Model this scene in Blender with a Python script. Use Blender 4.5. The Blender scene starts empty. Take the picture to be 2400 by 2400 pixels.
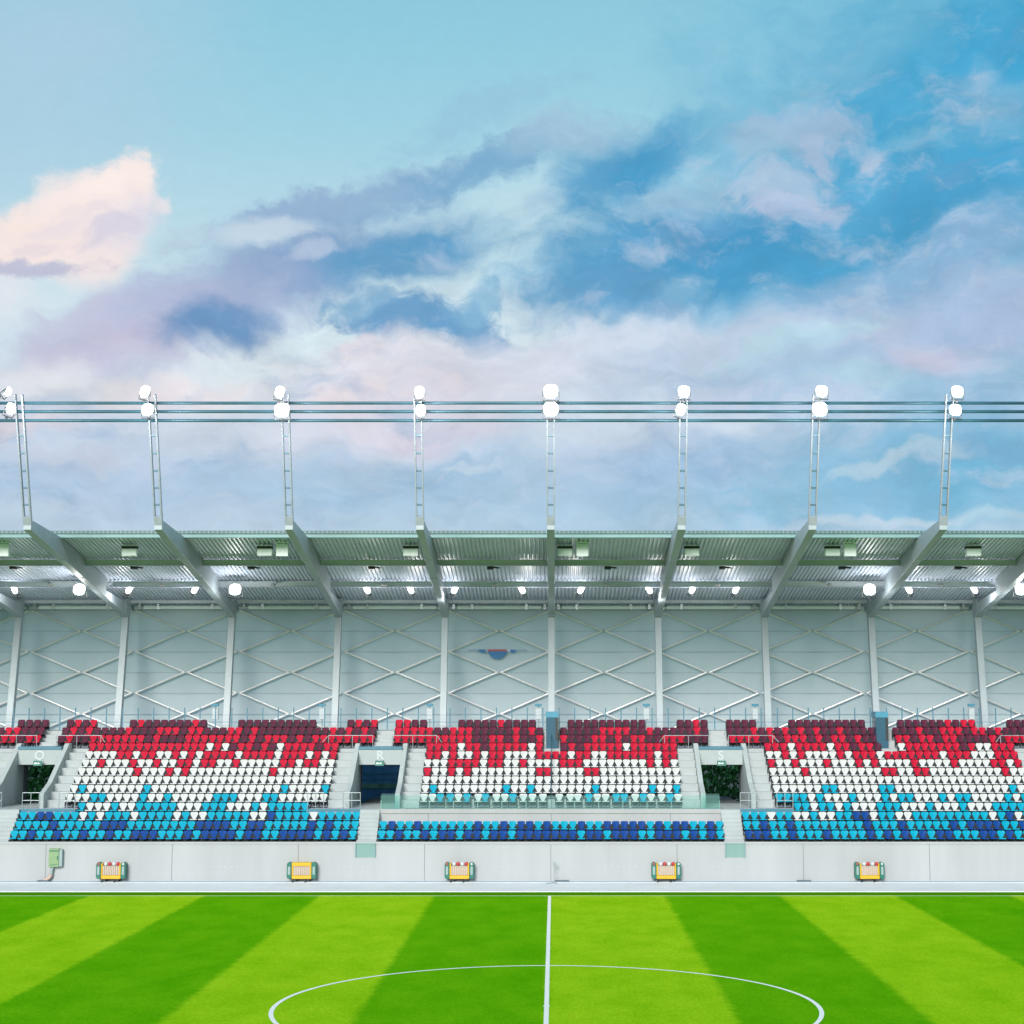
import bpy, bmesh, math, random
from mathutils import Vector, Matrix
random.seed(7)
D = bpy.data; S = bpy.context.scene; COL = S.collection
# ------------------------------------------------------------------ camera
F = 3985.0; TH = math.radians(6.626); CH = 9.856; CX = 1300.0
cam = D.cameras.new('Camera'); cam.sensor_width = 36.0; cam.lens = F/2400*36
cam.shift_x = -(CX-1200)/2400; cam.clip_start = 0.5; cam.clip_end = 5000
co = D.objects.new('Camera', cam); COL.objects.link(co)
co.location = (0, 0, CH); co.rotation_euler = (math.pi/2+TH, 0, 0); S.camera = co
S.render.resolution_x = 1024; S.render.resolution_y = 1024
c_, s_ = math.cos(TH), math.sin(TH)
def un(px, py, zc):
    u = -(py-1200)*zc/F
    return Vector(((px-CX)*zc/F, zc*c_-u*s_, CH+zc*s_+u*c_))
def atY(px, py, Y): return un(px, py, Y/(c_+(py-1200)/F*s_))
def atZ(px, py, Z): return un(px, py, (Z-CH)/(s_-(py-1200)/F*c_))
def lin(c):
    return tuple(((v/255)/12.92 if v/255 <= .04045 else ((v/255+.055)/1.055)**2.4) for v in c)
# ------------------------------------------------------------------ world
S.cycles.max_bounces = 6; S.cycles.diffuse_bounces = 3; S.cycles.glossy_bounces = 2; S.cycles.transmission_bounces = 4; S.cycles.transparent_max_bounces = 8
S.view_settings.view_transform = 'Standard'; S.view_settings.look = 'None'
S.view_settings.exposure = 0.6; S.view_settings.gamma = 1.0
EXPO = 2**0.6
W = D.worlds.new('World'); S.world = W; W.use_nodes = True
nt = W.node_tree; N = nt.nodes; L = nt.links
for n in list(N): N.remove(n)
def nd(t, **k):
    n = N.new(t)
    for a, b in k.items(): setattr(n, a, b)
    return n
def mth(op, a, b=None, c=None, clamp=False):
    n = nd('ShaderNodeMath', operation=op); n.use_clamp = clamp
    for i, v in enumerate((a, b, c)):
        if v is None: continue
        if isinstance(v, (int, float)): n.inputs[i].default_value = v
        else: L.new(v, n.inputs[i])
    return n.outputs[0]
tc = nd('ShaderNodeTexCoord'); sx = nd('ShaderNodeSeparateXYZ'); L.new(tc.outputs['Generated'], sx.inputs[0])
az = mth('ARCTAN2', sx.outputs[0], sx.outputs[1]); el = mth('ARCSINE', sx.outputs[2])
cb = nd('ShaderNodeCombineXYZ'); L.new(az, cb.inputs[0]); L.new(el, cb.inputs[1]); P = cb.outputs[0]
def noise(scale, detail, vec, rough=.55, stretch=None, rot=0):
    if stretch:
        m = nd('ShaderNodeMapping'); m.inputs['Rotation'].default_value = (0, 0, rot)
        m.inputs['Scale'].default_value = (stretch[0], stretch[1], 1); L.new(vec, m.inputs[0]); vec = m.outputs[0]
    n = nd('ShaderNodeTexNoise'); n.inputs['Scale'].default_value = scale; n.inputs['Detail'].default_value = detail
    n.inputs['Roughness'].default_value = rough; L.new(vec, n.inputs['Vector']); return n
# warped coordinates: large billow + fine wisps
def vmul(a, k):
    n = nd('ShaderNodeVectorMath', operation='SCALE'); L.new(a, n.inputs[0]); n.inputs[3].default_value = k; return n.outputs[0]
def vadd(a, b):
    n = nd('ShaderNodeVectorMath', operation='ADD'); L.new(a, n.inputs[0])
    if isinstance(b, tuple): n.inputs[1].default_value = b
    else: L.new(b, n.inputs[1])
    return n.outputs[0]
w1 = vmul(vadd(noise(14, 3, P).outputs['Color'], (-.5, -.5, -.5)), .045)
w2 = vmul(vadd(noise(55, 4, P, .6).outputs['Color'], (-.5, -.5, -.5)), .011)
PW = vadd(vadd(P, w1), w2)
fine = noise(26, 8, PW, .66, (1, 1.9), -.35).outputs['Fac']
finer = noise(95, 4, PW, .6, (1, 1.7), -.35).outputs['Fac']
ramp = nd('ShaderNodeValToRGB'); cr = ramp.color_ramp
def pel(y1932):           # elevation of a row of the photograph on the middle axis
    y = y1932*2400/1932; return TH+math.atan((1200-y)/F)
L.new(mth('MULTIPLY', el, 1/.9), ramp.inputs[0])
stops = [(-.02, (190, 205, 214)), (pel(1000), (176, 202, 222)), (pel(760), (205, 216, 228)), (pel(640), (212, 228, 234)),
         (pel(450), (184, 216, 228)), (pel(250), (158, 208, 224)), (pel(60), (143, 202, 221)), (.60, (104, 172, 204)), (.9, (70, 140, 186))]
cr.elements[0].position = 0; cr.elements[0].color = (*lin(stops[0][1]), 1)
cr.elements[1].position = 1; cr.elements[1].color = (*lin(stops[-1][1]), 1)
for e, c in stops[1:-1]:
    q = cr.elements.new(e/.9); q.color = (*lin(c), 1)
col = ramp.outputs[0]
def blob(x, y, rx, ry, ang, rgb, op, soft=.8, rag=.7, src=None):
    """one soft cloud body: centre and radii given as photo pixels (1932 scale) turned to azimuth/elevation"""
    global col
    X, Y = x*2400/1932, y*2400/1932
    v = Vector(((X-CX), F*c_-(1200-Y)*s_, F*s_+(1200-Y)*c_)); v.normalize()
    a, e = math.atan2(v.x, v.y), math.asin(v.z); k = 2400/1932/F
    m = nd('ShaderNodeMapping', vector_type='TEXTURE'); m.inputs['Location'].default_value = (a, e, 0)
    m.inputs['Rotation'].default_value = (0, 0, math.radians(ang)); m.inputs['Scale'].default_value = (rx*k*1.12, ry*k*1.15, 1)
    dp = nd('ShaderNodeVectorMath', operation='MULTIPLY_ADD'); L.new(col, dp.inputs[0]); dp.inputs[1].default_value = (1e-6,)*3; L.new(PW, dp.inputs[2])   # keeps the chain in order
    L.new(dp.outputs[0], m.inputs[0])
    ln = nd('ShaderNodeVectorMath', operation='LENGTH'); L.new(m.outputs[0], ln.inputs[0])
    d = mth('MULTIPLY_ADD', fine if src is None else src, rag*1.6, ln.outputs['Value'])
    mr = nd('ShaderNodeMapRange', interpolation_type='SMOOTHSTEP'); L.new(d, mr.inputs[0])
    o = rag*.8; soft = soft*1.05+.12
    mr.inputs[1].default_value = 1+o+soft*.35; mr.inputs[2].default_value = max(.02, 1+o-soft*.65); mr.inputs[3].default_value = 0; mr.inputs[4].default_value = op
    k1 = nd('ShaderNodeVectorMath', operation='SCALE'); k1.inputs[0].default_value = lin(rgb); L.new(mr.outputs[0], k1.inputs[3])
    ma = nd('ShaderNodeVectorMath', operation='MULTIPLY_ADD'); L.new(col, ma.inputs[0])
    L.new(mth('SUBTRACT', 1.0, mr.outputs[0]), ma.inputs[1]); L.new(k1.outputs[0], ma.inputs[2]); col = ma.outputs[0]
SKYBLOBS = [
 # deep blue of the right side
 (2050, 120, 620, 330, 12, (46, 157, 201), 1, 1.2, .5), (1800, 330, 560, 200, 14, (66, 163, 206), .85, 1.1, .6),
 (1930, 620, 380, 110, 12, (88, 166, 208), .7, 1, .6), (1640, 500, 420, 120, 18, (78, 162, 204), .8, 1, .6),
 # faint left veil
 (90, 110, 300, 190, 20, (174, 204, 224), .75, 1.3, .4), (330, 820, 700, 160, 0, (205, 212, 226), .7, 1.1, .6),
 # pale gaps
 (965, 430, 110, 80, 30, (192, 222, 231), .9, .9, .6), (560, 640, 110, 60, 15, (216, 233, 238), .9, .8, .5),
 (60, 620, 160, 90, 10, (212, 228, 236), .8, 1, .5), (440, 700, 130, 60, 10, (222, 232, 236), .8, .9, .5),
 # long diagonal grey-lavender bank
 (900, 215, 190, 30, 22, (146, 190, 216), .5, 1, .8), (700, 370, 300, 34, 17, (138, 171, 204), .85, .9, .8),
 (560, 390, 120, 26, 15, (146, 174, 206), .85, .8, .7), (950, 300, 200, 34, 18, (118, 169, 203), .85, .9, .8),
 (560, 500, 260, 62, 17, (130, 158, 197), .95, .9, .6), (780, 470, 170, 48, 8, (88, 152, 194), .95, .8, .6),
 (290, 610, 240, 72, 16, (178, 184, 212), .95, .9, .6), (210, 660, 170, 42, 8, (196, 192, 214), .9, .9, .6),
 (400, 615, 105, 44, 14, (96, 140, 186), .95, .8, .6), (500, 440, 100, 26, 12, (200, 216, 228), .85, .8, .7),
 (600, 470, 60, 14, 20, (196, 208, 226), .6, .8, .8), (150, 600, 90, 30, 20, (196, 196, 218), .7, .9, .7),
 (770, 585, 140, 38, -4, (94, 149, 192), .95, .7, .8), (880, 610, 80, 30, -20, (98, 152, 194), .9, .7, .8),
 (900, 560, 50, 26, 30, (130, 178, 208), .8, .7, .8), (700, 560, 70, 20, 10, (140, 182, 210), .7, .8, .8),
 # right-hand masses
 (1150, 330, 130, 66, 22, (78, 154, 197), .95, .8, .7), (1240, 290, 110, 46, 30, (66, 152, 197), .9, .8, .7),
 (1270, 470, 280, 92, 10, (70, 150, 195), .95, .8, .7), (1180, 560, 170, 44, 4, (90, 155, 198), .95, .8, .7),
 (1400, 480, 150, 60, 0, (60, 148, 194), .9, .8, .7), (1700, 420, 240, 60, 20, (62, 154, 198), .85, .9, .7),
 (1360, 230, 90, 60, 30, (120, 184, 212), .6, 1, .8), (1060, 250, 120, 40, 10, (164, 196, 217), .7, .9, .8),
 (1520, 235, 120, 34, -4, (162, 188, 214), .8, .8, .9), (1440, 270, 60, 40, 0, (160, 194, 217), .8, .8, .9),
 (1545, 285, 34, 30, 10, (172, 191, 216), .8, .7, .9), (1290, 370, 130, 30, 16, (156, 192, 216), .75, .9, .9),
 (1470, 345, 90, 34, 0, (172, 196, 219), .85, .8, .9), (1500, 385, 80, 22, -4, (180, 194, 218), .8, .7, .9),
 (1660, 292, 32, 26, 0, (172, 192, 216), .8, .7, .9), (1880, 190, 70, 46, -30, (128, 182, 212), .7, .9, .9),
 (1740, 260, 90, 20, 0, (124, 184, 212), .6, 1, .9), (1600, 120, 120, 40, 20, (120, 184, 212), .5, 1, .8),
 (1300, 540, 60, 26, 20, (134, 184, 211), .6, .9, .9), (1560, 560, 120, 40, 10, (138, 178, 210), .7, .9, .9),
 # lavender bank low right and the middle
 (1800, 480, 260, 56, 14, (140, 178, 210), .85, .9, .8), (1700, 640, 420, 80, 8, (178, 192, 219), .95, .9, .6),
 (1870, 590, 200, 60, 10, (160, 182, 213), .8, .9, .7), (1760, 680, 120, 34, -20, (200, 200, 220), .8, .9, .8),
 (1300, 650, 330, 56, 4, (190, 205, 224), .95, .9, .6), (1150, 630, 190, 22, 4, (206, 216, 230), .8, .8, .8),
 (1500, 640, 150, 22, 12, (178, 212, 224), .8, .9, .8), (1480, 700, 190, 40, 10, (160, 192, 217), .7, .9, .8),
 (1660, 720, 110, 26, -10, (170, 206, 220), .8, .9, .8), (1900, 760, 240, 60, 0, (150, 188, 216), .8, 1, .7),
 (930, 690, 230, 60, 4, (212, 214, 227), .9, .9, .7), (700, 690, 190, 55, 10, (222, 220, 228), .9, .8, .7),
 (690, 640, 70, 22, 10, (226, 216, 222), .8, .8, .8), (760, 790, 220, 70, 6, (224, 214, 224), .6, 1, .7),
 (660, 740, 90, 30, 20, (238, 220, 220), .55, .9, .8), (830, 720, 60, 30, 30, (232, 218, 222), .45, .9, .8),
 (820, 830, 110, 30, 0, (206, 198, 216), .5, .9, .7), (330, 735, 160, 26, 4, (232, 222, 224), .8, .9, .8),
 (90, 720, 110, 40, 0, (226, 226, 230), .8, .9, .7), (40, 800, 90, 26, 0, (230, 216, 218), .7, .9, .8),
 # low blue-grey layers
 (300, 900, 420, 66, 0, (168, 192, 218), .85, 1, .6), (150, 860, 160, 24, 0, (206, 208, 222), .5, .9, .8),
 (900, 930, 520, 70, 0, (160, 192, 217), .85, 1, .6), (1320, 870, 260, 60, 4, (164, 186, 215), .8, 1, .6),
 (1700, 900, 420, 110, 4, (124, 180, 212), .9, 1.1, .6), (1880, 900, 200, 80, 0, (98, 174, 209), .8, 1.1, .6),
 (1650, 885, 70, 16, 14, (180, 206, 222), .8, .8, .9), (1760, 865, 80, 18, 4, (184, 208, 222), .7, .8, .9),
 (880, 885, 60, 9, 0, (196, 214, 226), .8, .8, .9), (1330, 745, 110, 24, 10, (196, 204, 222), .7, .9, .9),
 (1640, 990, 190, 10, 0, (186, 206, 222), .8, .9, .7), (1900, 985, 120, 12, 8, (172, 204, 220), .7, .9, .7),
 # sunlit cumulus at the left
 (160, 380, 120, 56, 26, (249, 234, 229), 1, .5, .8), (220, 338, 60, 34, 40, (250, 234, 228), 1, .45, .8),
 (60, 430, 130, 50, 14, (248, 230, 222), .95, .7, .7), (190, 470, 60, 60, -30, (246, 228, 224), .9, .8, .8),
 (305, 378, 22, 16, 10, (238, 228, 230), .8, .7, .9), (240, 410, 60, 50, 30, (226, 220, 228), .8, .9, .8),
 (40, 540, 50, 50, -20, (228, 228, 234), .7, 1, .8), (60, 484, 110, 16, -4, (188, 188, 210), .9, .8, .8),
 (210, 420, 50, 26, 20, (214, 208, 222), .75, .9, .8), (130, 400, 60, 18, 24, (232, 220, 226), .7, .9, .9), (90, 445, 50, 14, 10, (226, 214, 222), .6, .9, .9), (180, 335, 40, 16, 30, (255, 240, 232), .7, .8, .9), (340, 450, 50, 20, 30, (186, 208, 222), .6, .9, .9)]
for i, b in enumerate(SKYBLOBS): blob(*b, src=(finer if min(b[2], b[3]) < 40 else None))
# broken wisps over the whole cloud layer: light lavender and darker slate
lay = nd('ShaderNodeMapRange', interpolation_type='SMOOTHSTEP'); L.new(mth('MULTIPLY_ADD', az, -.35, el), lay.inputs[0]); lay.inputs[1].default_value = .35; lay.inputs[2].default_value = .25
def wisps(scale, seed, lo, hi, op, rgb, st):
    global col
    m = nd('ShaderNodeMapping'); m.inputs['Location'].default_value = (seed, seed*1.7, 0); L.new(PW, m.inputs[0])
    nn = noise(scale, 8, m.outputs[0], .62, st, -.32)
    q = nd('ShaderNodeMapRange', interpolation_type='SMOOTHSTEP'); L.new(nn.outputs['Fac'], q.inputs[0]); q.inputs[1].default_value = lo; q.inputs[2].default_value = hi; q.inputs[4].default_value = op
    f = mth('MULTIPLY', q.outputs[0], lay.outputs[0]); mx = nd('ShaderNodeMix', data_type='RGBA'); L.new(f, mx.inputs[0]); L.new(col, mx.inputs[6]); mx.inputs[7].default_value = (*lin(rgb), 1); col = mx.outputs[2]
wisps(13, 3.1, .50, .74, .50, (120, 160, 198), (1, 2.4))
wisps(17, 8.4, .52, .72, .55, (186, 202, 221), (1, 2.2))
wisps(34, 5.7, .54, .74, .35, (200, 210, 226), (1, 1.8))
# slight mottling of everything
mot = nd('ShaderNodeMapRange'); L.new(finer, mot.inputs[0]); mot.inputs[1].default_value = .3; mot.inputs[2].default_value = .7
mot.inputs[3].default_value = .985; mot.inputs[4].default_value = 1.015
bil = nd('ShaderNodeMapRange'); L.new(noise(19, 7, PW, .62, (1, 2.0), -.35).outputs['Fac'], bil.inputs[0]); bil.inputs[1].default_value = .3; bil.inputs[2].default_value = .7
bil.inputs[3].default_value = 0.0; bil.inputs[4].default_value = 1.0
# billows inside the cloud layer: only where the sky is not the clean upper blue
amt = mth('MULTIPLY', lay.outputs[0], .22); fac = mth('MULTIPLY_ADD', mth('SUBTRACT', bil.outputs[0], .5), amt, mot.outputs[0])
hv = nd('ShaderNodeVectorMath', operation='SCALE'); L.new(col, hv.inputs[0]); L.new(fac, hv.inputs[3])
sky = nd('ShaderNodeTexSky'); sky.sky_type = 'NISHITA'; sky.sun_disc = False
SUN_EL, SUN_AZ = math.radians(23), math.radians(192)     # behind and left of the camera, veiled by cloud
sky.sun_elevation = SUN_EL; sky.sun_rotation = SUN_AZ
bg1 = nd('ShaderNodeBackground'); L.new(hv.outputs[0], bg1.inputs[0]); bg1.inputs[1].default_value = 1/EXPO*.97
bg2 = nd('ShaderNodeBackground'); L.new(sky.outputs[0], bg2.inputs[0]); bg2.inputs[1].default_value = 0.006
ad = nd('ShaderNodeAddShader'); L.new(bg1.outputs[0], ad.inputs[0]); L.new(bg2.outputs[0], ad.inputs[1])
out = nd('ShaderNodeOutputWorld'); L.new(ad.outputs[0], out.inputs[0])
W.cycles.sampling_method = 'MANUAL'; W.cycles.sample_map_resolution = 512
# veiled sun
sl = D.lights.new('sun', 'SUN'); sl.energy = 3.0; sl.angle = math.radians(24); sl.color = (1, .95, .89)
so = D.objects.new('sun', sl); COL.objects.link(so)
sd = Vector((math.sin(SUN_AZ)*math.cos(SUN_EL), math.cos(SUN_AZ)*math.cos(SUN_EL), math.sin(SUN_EL)))
so.rotation_euler = sd.to_track_quat('Z', 'Y').to_euler(); so.location = (0, 0, 60)

# ------------------------------------------------------------------ materials
def mat(name, rgb, rough=.6, metal=0, var=.08, scale=3.0, bump=0, bscale=40, emis=0, spec=None, coord='Object', streak=False):
    m = D.materials.new(name); m.use_nodes = True; t = m.node_tree; b = t.nodes['Principled BSDF']
    b.inputs['Roughness'].default_value = rough; b.inputs['Metallic'].default_value = metal
    if spec is not None: b.inputs['Specular IOR Level'].default_value = spec
    tcn = t.nodes.new('ShaderNodeTexCoord'); no = t.nodes.new('ShaderNodeTexNoise')
    no.inputs['Scale'].default_value = scale; no.inputs['Detail'].default_value = 6; no.inputs['Roughness'].default_value = .6
    src = tcn.outputs[coord]
    if streak:
        mp = t.nodes.new('ShaderNodeMapping'); mp.inputs['Scale'].default_value = (1, 1, .12); t.links.new(src, mp.inputs[0]); src = mp.outputs[0]
    t.links.new(src, no.inputs['Vector'])
    r = t.nodes.new('ShaderNodeValToRGB'); t.links.new(no.outputs[0], r.inputs[0])
    r.color_ramp.elements[0].position = .3; r.color_ramp.elements[1].position = .7
    r.color_ramp.elements[0].color = (*[v*(1-var) for v in rgb], 1); r.color_ramp.elements[1].color = (*[min(1, v*(1+var)) for v in rgb], 1)
    t.links.new(r.outputs[0], b.inputs['Base Color'])
    if bump:
        n2 = t.nodes.new('ShaderNodeTexNoise'); n2.inputs['Scale'].default_value = bscale; n2.inputs['Detail'].default_value = 4
        t.links.new(tcn.outputs[coord], n2.inputs['Vector'])
        bp = t.nodes.new('ShaderNodeBump'); bp.inputs['Strength'].default_value = bump; bp.inputs['Distance'].default_value = .02
        t.links.new(n2.outputs[0], bp.inputs['Height']); t.links.new(bp.outputs[0], b.inputs['Normal'])
    if emis:
        b.inputs['Emission Color'].default_value = (1, 1, 1, 1); b.inputs['Emission Strength'].default_value = emis
    return m
M = {}
M['concrete'] = mat('pale_concrete', (.375, .390, .400), .85, var=.075, scale=.5, bump=.15, streak=True)
M['terrace'] = mat('terrace_concrete', (.37, .41, .42), .85, var=.08, scale=.9, bump=.2)
M['portal'] = mat('portal_concrete', (.36, .41, .42), .85, var=.06, scale=1.2, bump=.2)
M['track'] = mat('track_concrete', (.66, .68, .69), .85, var=.05, scale=.35, bump=.1)
M['kerb'] = mat('kerb_grey', (.40, .46, .50), .8, var=.08, scale=1.5)
M['joint'] = mat('joint_dark', (.12, .15, .17), .9)
M['steel'] = mat('painted_steel', (.31, .37, .41), .45, var=.05, scale=1.5)
M['steel_dark'] = mat('galvanised_dark', (.05, .11, .15), .5, .3, var=.1)
M['mast'] = mat('mast_steel', (.31, .34, .40), .4, .1, var=.1)
M['brace'] = mat('brace_paint', (.72, .73, .73), .3, .45, var=.05)
M['rail'] = mat('rail_steel', (.03, .10, .14), .45, .2, var=.1)
M['tube'] = mat('galvanised_tube', (.42, .47, .50), .35, .5, var=.1, scale=5)
M['deck'] = mat('roof_deck', (.56, .62, .74), .42, 0, var=.08, scale=.8)
M['purlin'] = mat('purlin_steel', (.50, .54, .62), .55, var=.1, scale=1)
M['gutter'] = mat('gutter_teal', (.17, .31, .33), .5, var=.06)
M['gutter_dark'] = mat('gutter_cap', (.07, .13, .14), .5, var=.06)
M['blue_edge'] = mat('blue_edge_steel', (.05, .17, .25), .5, var=.1, scale=4)
M['white_box'] = mat('white_enamel', (.74, .82, .86), .4, var=.03)
M['black'] = mat('black_plastic', (.018, .022, .026), .5, var=.2)
M['cyan'] = mat('sky_blue_plastic', (.000, .31, .46), .5, spec=.12, var=.06, scale=.7, coord='Generated')
M['blue'] = mat('royal_blue_plastic', (.003, .05, .24), .5, spec=.12, var=.1)
M['white'] = mat('white_plastic', (.52, .54, .55), .5, spec=.12, var=.05)
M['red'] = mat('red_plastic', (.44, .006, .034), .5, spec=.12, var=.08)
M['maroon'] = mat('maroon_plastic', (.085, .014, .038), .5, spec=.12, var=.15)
M['seat_dark'] = mat('seat_frame_dark', (.006, .011, .015), .7, var=.2)
M['seat_grey'] = mat('seat_foot_grey', (.13, .15, .20), .5, var=.1)
M['yellow'] = mat('yellow_paint', (.60, .36, .01), .4, var=.06)
M['cream'] = mat('cream_panel', (.46, .38, .31), .6, var=.06)
M['green_dark'] = mat('bottle_green', (.01, .14, .10), .4, var=.1)
M['red_knob'] = mat('red_cap', (.42, .03, .03), .4)
M['cabinet'] = mat('sage_green_metal', (.19, .30, .15), .5, var=.12, scale=6)
M['cabinet_side'] = mat('grey_green_metal', (.25, .33, .33), .5, var=.1)
M['rust'] = mat('tan_pipe', (.45, .32, .26), .6)
M['sign_green'] = mat('exit_green', (.04, .17, .14), .5)
M['letter'] = mat('letter_white', (.48, .55, .57), .6, var=.02)
M['exit_white'] = mat('exit_white', (.7, .8, .76), .6)
M['emb_blue'] = mat('emblem_blue', (.01, .14, .36), .5)
M['emb_red'] = mat('emblem_red', (.32, .06, .08), .5)
M['booth'] = mat('booth_blue', (.030, .095, .15), .25, var=.1)
M['booth_top'] = mat('booth_roof_blue', (.05, .24, .36), .4)
M['shop'] = mat('concourse_blue', (.08, .24, .46), .3, var=.3, scale=1.2)
M['shop2'] = mat('concourse_green', (.14, .30, .22), .5, var=.3, scale=2)
M['leaf'] = mat('hedge_leaf', (.09, .30, .08), .6, var=.5, scale=2.5)
M['leaf2'] = mat('hedge_leaf_light', (.15, .42, .12), .6, var=.4, scale=2.5)
M['bark'] = mat('bark', (.07, .05, .035), .9)
M['floorin'] = mat('concourse_floor', (.30, .32, .33), .8)
M['line'] = mat('line_paint', (.86, .84, .76), .8, var=.06, scale=8, coord='Object')
M['verge'] = mat('verge_grass', (.065, .22, .002), .9, var=.25, scale=4, spec=0)
M['box_grey'] = mat('pale_grey_enamel', (.44, .51, .54), .4, var=.03)
M['asphalt'] = mat('asphalt', (.05, .05, .052), .9, var=.1)
# facade: translucent cladding
m = D.materials.new('facade_membrane'); m.use_nodes = True; t = m.node_tree; b = t.nodes['Principled BSDF']
b.inputs['Base Color'].default_value = (.58, .67, .68, 1); b.inputs['Roughness'].default_value = .6
no = t.nodes.new('ShaderNodeTexNoise'); no.inputs['Scale'].default_value = .5; no.inputs['Detail'].default_value = 6
tcn = t.nodes.new('ShaderNodeTexCoord'); t.links.new(tcn.outputs['Object'], no.inputs['Vector'])
r = t.nodes.new('ShaderNodeValToRGB'); t.links.new(no.outputs[0], r.inputs[0])
r.color_ramp.elements[0].position = .3; r.color_ramp.elements[1].position = .7
r.color_ramp.elements[0].color = (.54, .64, .65, 1); r.color_ramp.elements[1].color = (.62, .71, .72, 1)
t.links.new(r.outputs[0], b.inputs['Base Color'])
tr = t.nodes.new('ShaderNodeBsdfTranslucent'); tr.inputs[0].default_value = (.60, .74, .77, 1)
mx = t.nodes.new('ShaderNodeMixShader'); mx.inputs[0].default_value = .4
t.links.new(b.outputs[0], mx.inputs[1]); t.links.new(tr.outputs[0], mx.inputs[2]); t.links.new(mx.outputs[0], t.nodes['Material Output'].inputs[0])
M['facade'] = m
# glass (tinted, thin)
m = D.materials.new('tinted_glass'); m.use_nodes = True; t = m.node_tree; b = t.nodes['Principled BSDF']
b.inputs['Base Color'].default_value = (.35, .60, .58, 1); b.inputs['Roughness'].default_value = .15
tp = t.nodes.new('ShaderNodeBsdfTransparent'); tp.inputs[0].default_value = (.86, .95, .93, 1)
mx = t.nodes.new('ShaderNodeMixShader'); mx.inputs[0].default_value = .92
t.links.new(b.outputs[0], mx.inputs[1]); t.links.new(tp.outputs[0], mx.inputs[2]); t.links.new(mx.outputs[0], t.nodes['Material Output'].inputs[0])
M['glass'] = m
# lamp lens
m = D.materials.new('lit_lens'); m.use_nodes = True; b = m.node_tree.nodes['Principled BSDF']
b.inputs['Base Color'].default_value = (.9, .9, .9, 1); b.inputs['Emission Color'].default_value = (1, .99, .97, 1); b.inputs['Emission Strength'].default_value = 9
t = m.node_tree; tcn = t.nodes.new('ShaderNodeTexCoord'); ln_ = t.nodes.new('ShaderNodeVectorMath'); ln_.operation = 'LENGTH'; t.links.new(tcn.outputs['Object'], ln_.inputs[0])
mr_ = t.nodes.new('ShaderNodeMapRange'); t.links.new(ln_.outputs['Value'], mr_.inputs[0]); mr_.inputs[1].default_value = .16; mr_.inputs[2].default_value = .40
mr_.inputs[3].default_value = 9; mr_.inputs[4].default_value = .7; t.links.new(mr_.outputs[0], b.inputs['Emission Strength'])   # bright lamp core, dimmer reflector rim
b.inputs['Base Color'].default_value = (.5, .5, .5, 1)
M['lens'] = m
# grass with mowing stripes
STR = 6.129; X0 = -0.271
m = D.materials.new('mown_grass'); m.use_nodes = True; t = m.node_tree; b = t.nodes['Principled BSDF']; b.inputs['Roughness'].default_value = .8
b.inputs['Specular IOR Level'].default_value = 0
def TN(ty): return t.nodes.new(ty)
tcn = TN('ShaderNodeTexCoord'); sp = TN('ShaderNodeSeparateXYZ'); t.links.new(tcn.outputs['Object'], sp.inputs[0])
def tm(op, a, b_=None, c=None):
    n = TN('ShaderNodeMath'); n.operation = op
    for i, v in enumerate((a, b_, c)):
        if v is None: continue
        if isinstance(v, (int, float)): n.inputs[i].default_value = v
        else: t.links.new(v, n.inputs[i])
    return n.outputs[0]
nz = TN('ShaderNodeTexNoise'); nz.inputs['Scale'].default_value = 1.6; nz.inputs['Detail'].default_value = 6; t.links.new(tcn.outputs['Object'], nz.inputs['Vector'])
xw = tm('ADD', sp.outputs[0], tm('MULTIPLY', tm('SUBTRACT', nz.outputs[0], .5), .55))
tri = tm('PINGPONG', tm('SUBTRACT', xw, X0-STR/2), STR)             # 0..STR
mr = TN('ShaderNodeMapRange'); mr.interpolation_type = 'SMOOTHSTEP'; t.links.new(tri, mr.inputs[0])
mr.inputs[1].default_value = STR/2+.22; mr.inputs[2].default_value = STR/2-.22; mr.inputs[3].default_value = 0; mr.inputs[4].default_value = 1
n1 = TN('ShaderNodeTexNoise'); n1.inputs['Scale'].default_value = .55; n1.inputs['Detail'].default_value = 7; n1.inputs['Roughness'].default_value = .65
mp = TN('ShaderNodeMapping'); mp.inputs['Scale'].default_value = (1, .5, 1); t.links.new(tcn.outputs['Object'], mp.inputs[0]); t.links.new(mp.outputs[0], n1.inputs['Vector'])
n2 = TN('ShaderNodeTexNoise'); n2.inputs['Scale'].default_value = 9; n2.inputs['Detail'].default_value = 5; n2.inputs['Roughness'].default_value = .7
mp2 = TN('ShaderNodeMapping'); mp2.inputs['Scale'].default_value = (1, .35, 1); t.links.new(tcn.outputs['Object'], mp2.inputs[0]); t.links.new(mp2.outputs[0], n2.inputs['Vector'])
def mixc(f, a, b_):
    n = TN('ShaderNodeMix'); n.data_type = 'RGBA'
    for i, v in ((0, f), (6, a), (7, b_)):
        if isinstance(v, (int, float)): n.inputs[i].default_value = v
        elif isinstance(v, tuple): n.inputs[i].default_value = (*v, 1)
        else: t.links.new(v, n.inputs[i])
    return n.outputs[2]
f1 = TN('ShaderNodeMapRange'); t.links.new(n1.outputs[0], f1.inputs[0]); f1.inputs[1].default_value = .3; f1.inputs[2].default_value = .7
lightc = mixc(f1.outputs[0], (.21, .46, .004), (.33, .56, .012))
darkc = mixc(f1.outputs[0], (.080, .33, .0015), (.14, .40, .004))
base = mixc(mr.outputs[0], lightc, darkc)
f2 = TN('ShaderNodeMapRange'); t.links.new(n2.outputs[0], f2.inputs[0]); f2.inputs[1].default_value = .25; f2.inputs[2].default_value = .75
f2.inputs[3].default_value = .81; f2.inputs[4].default_value = 1.19
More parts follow.
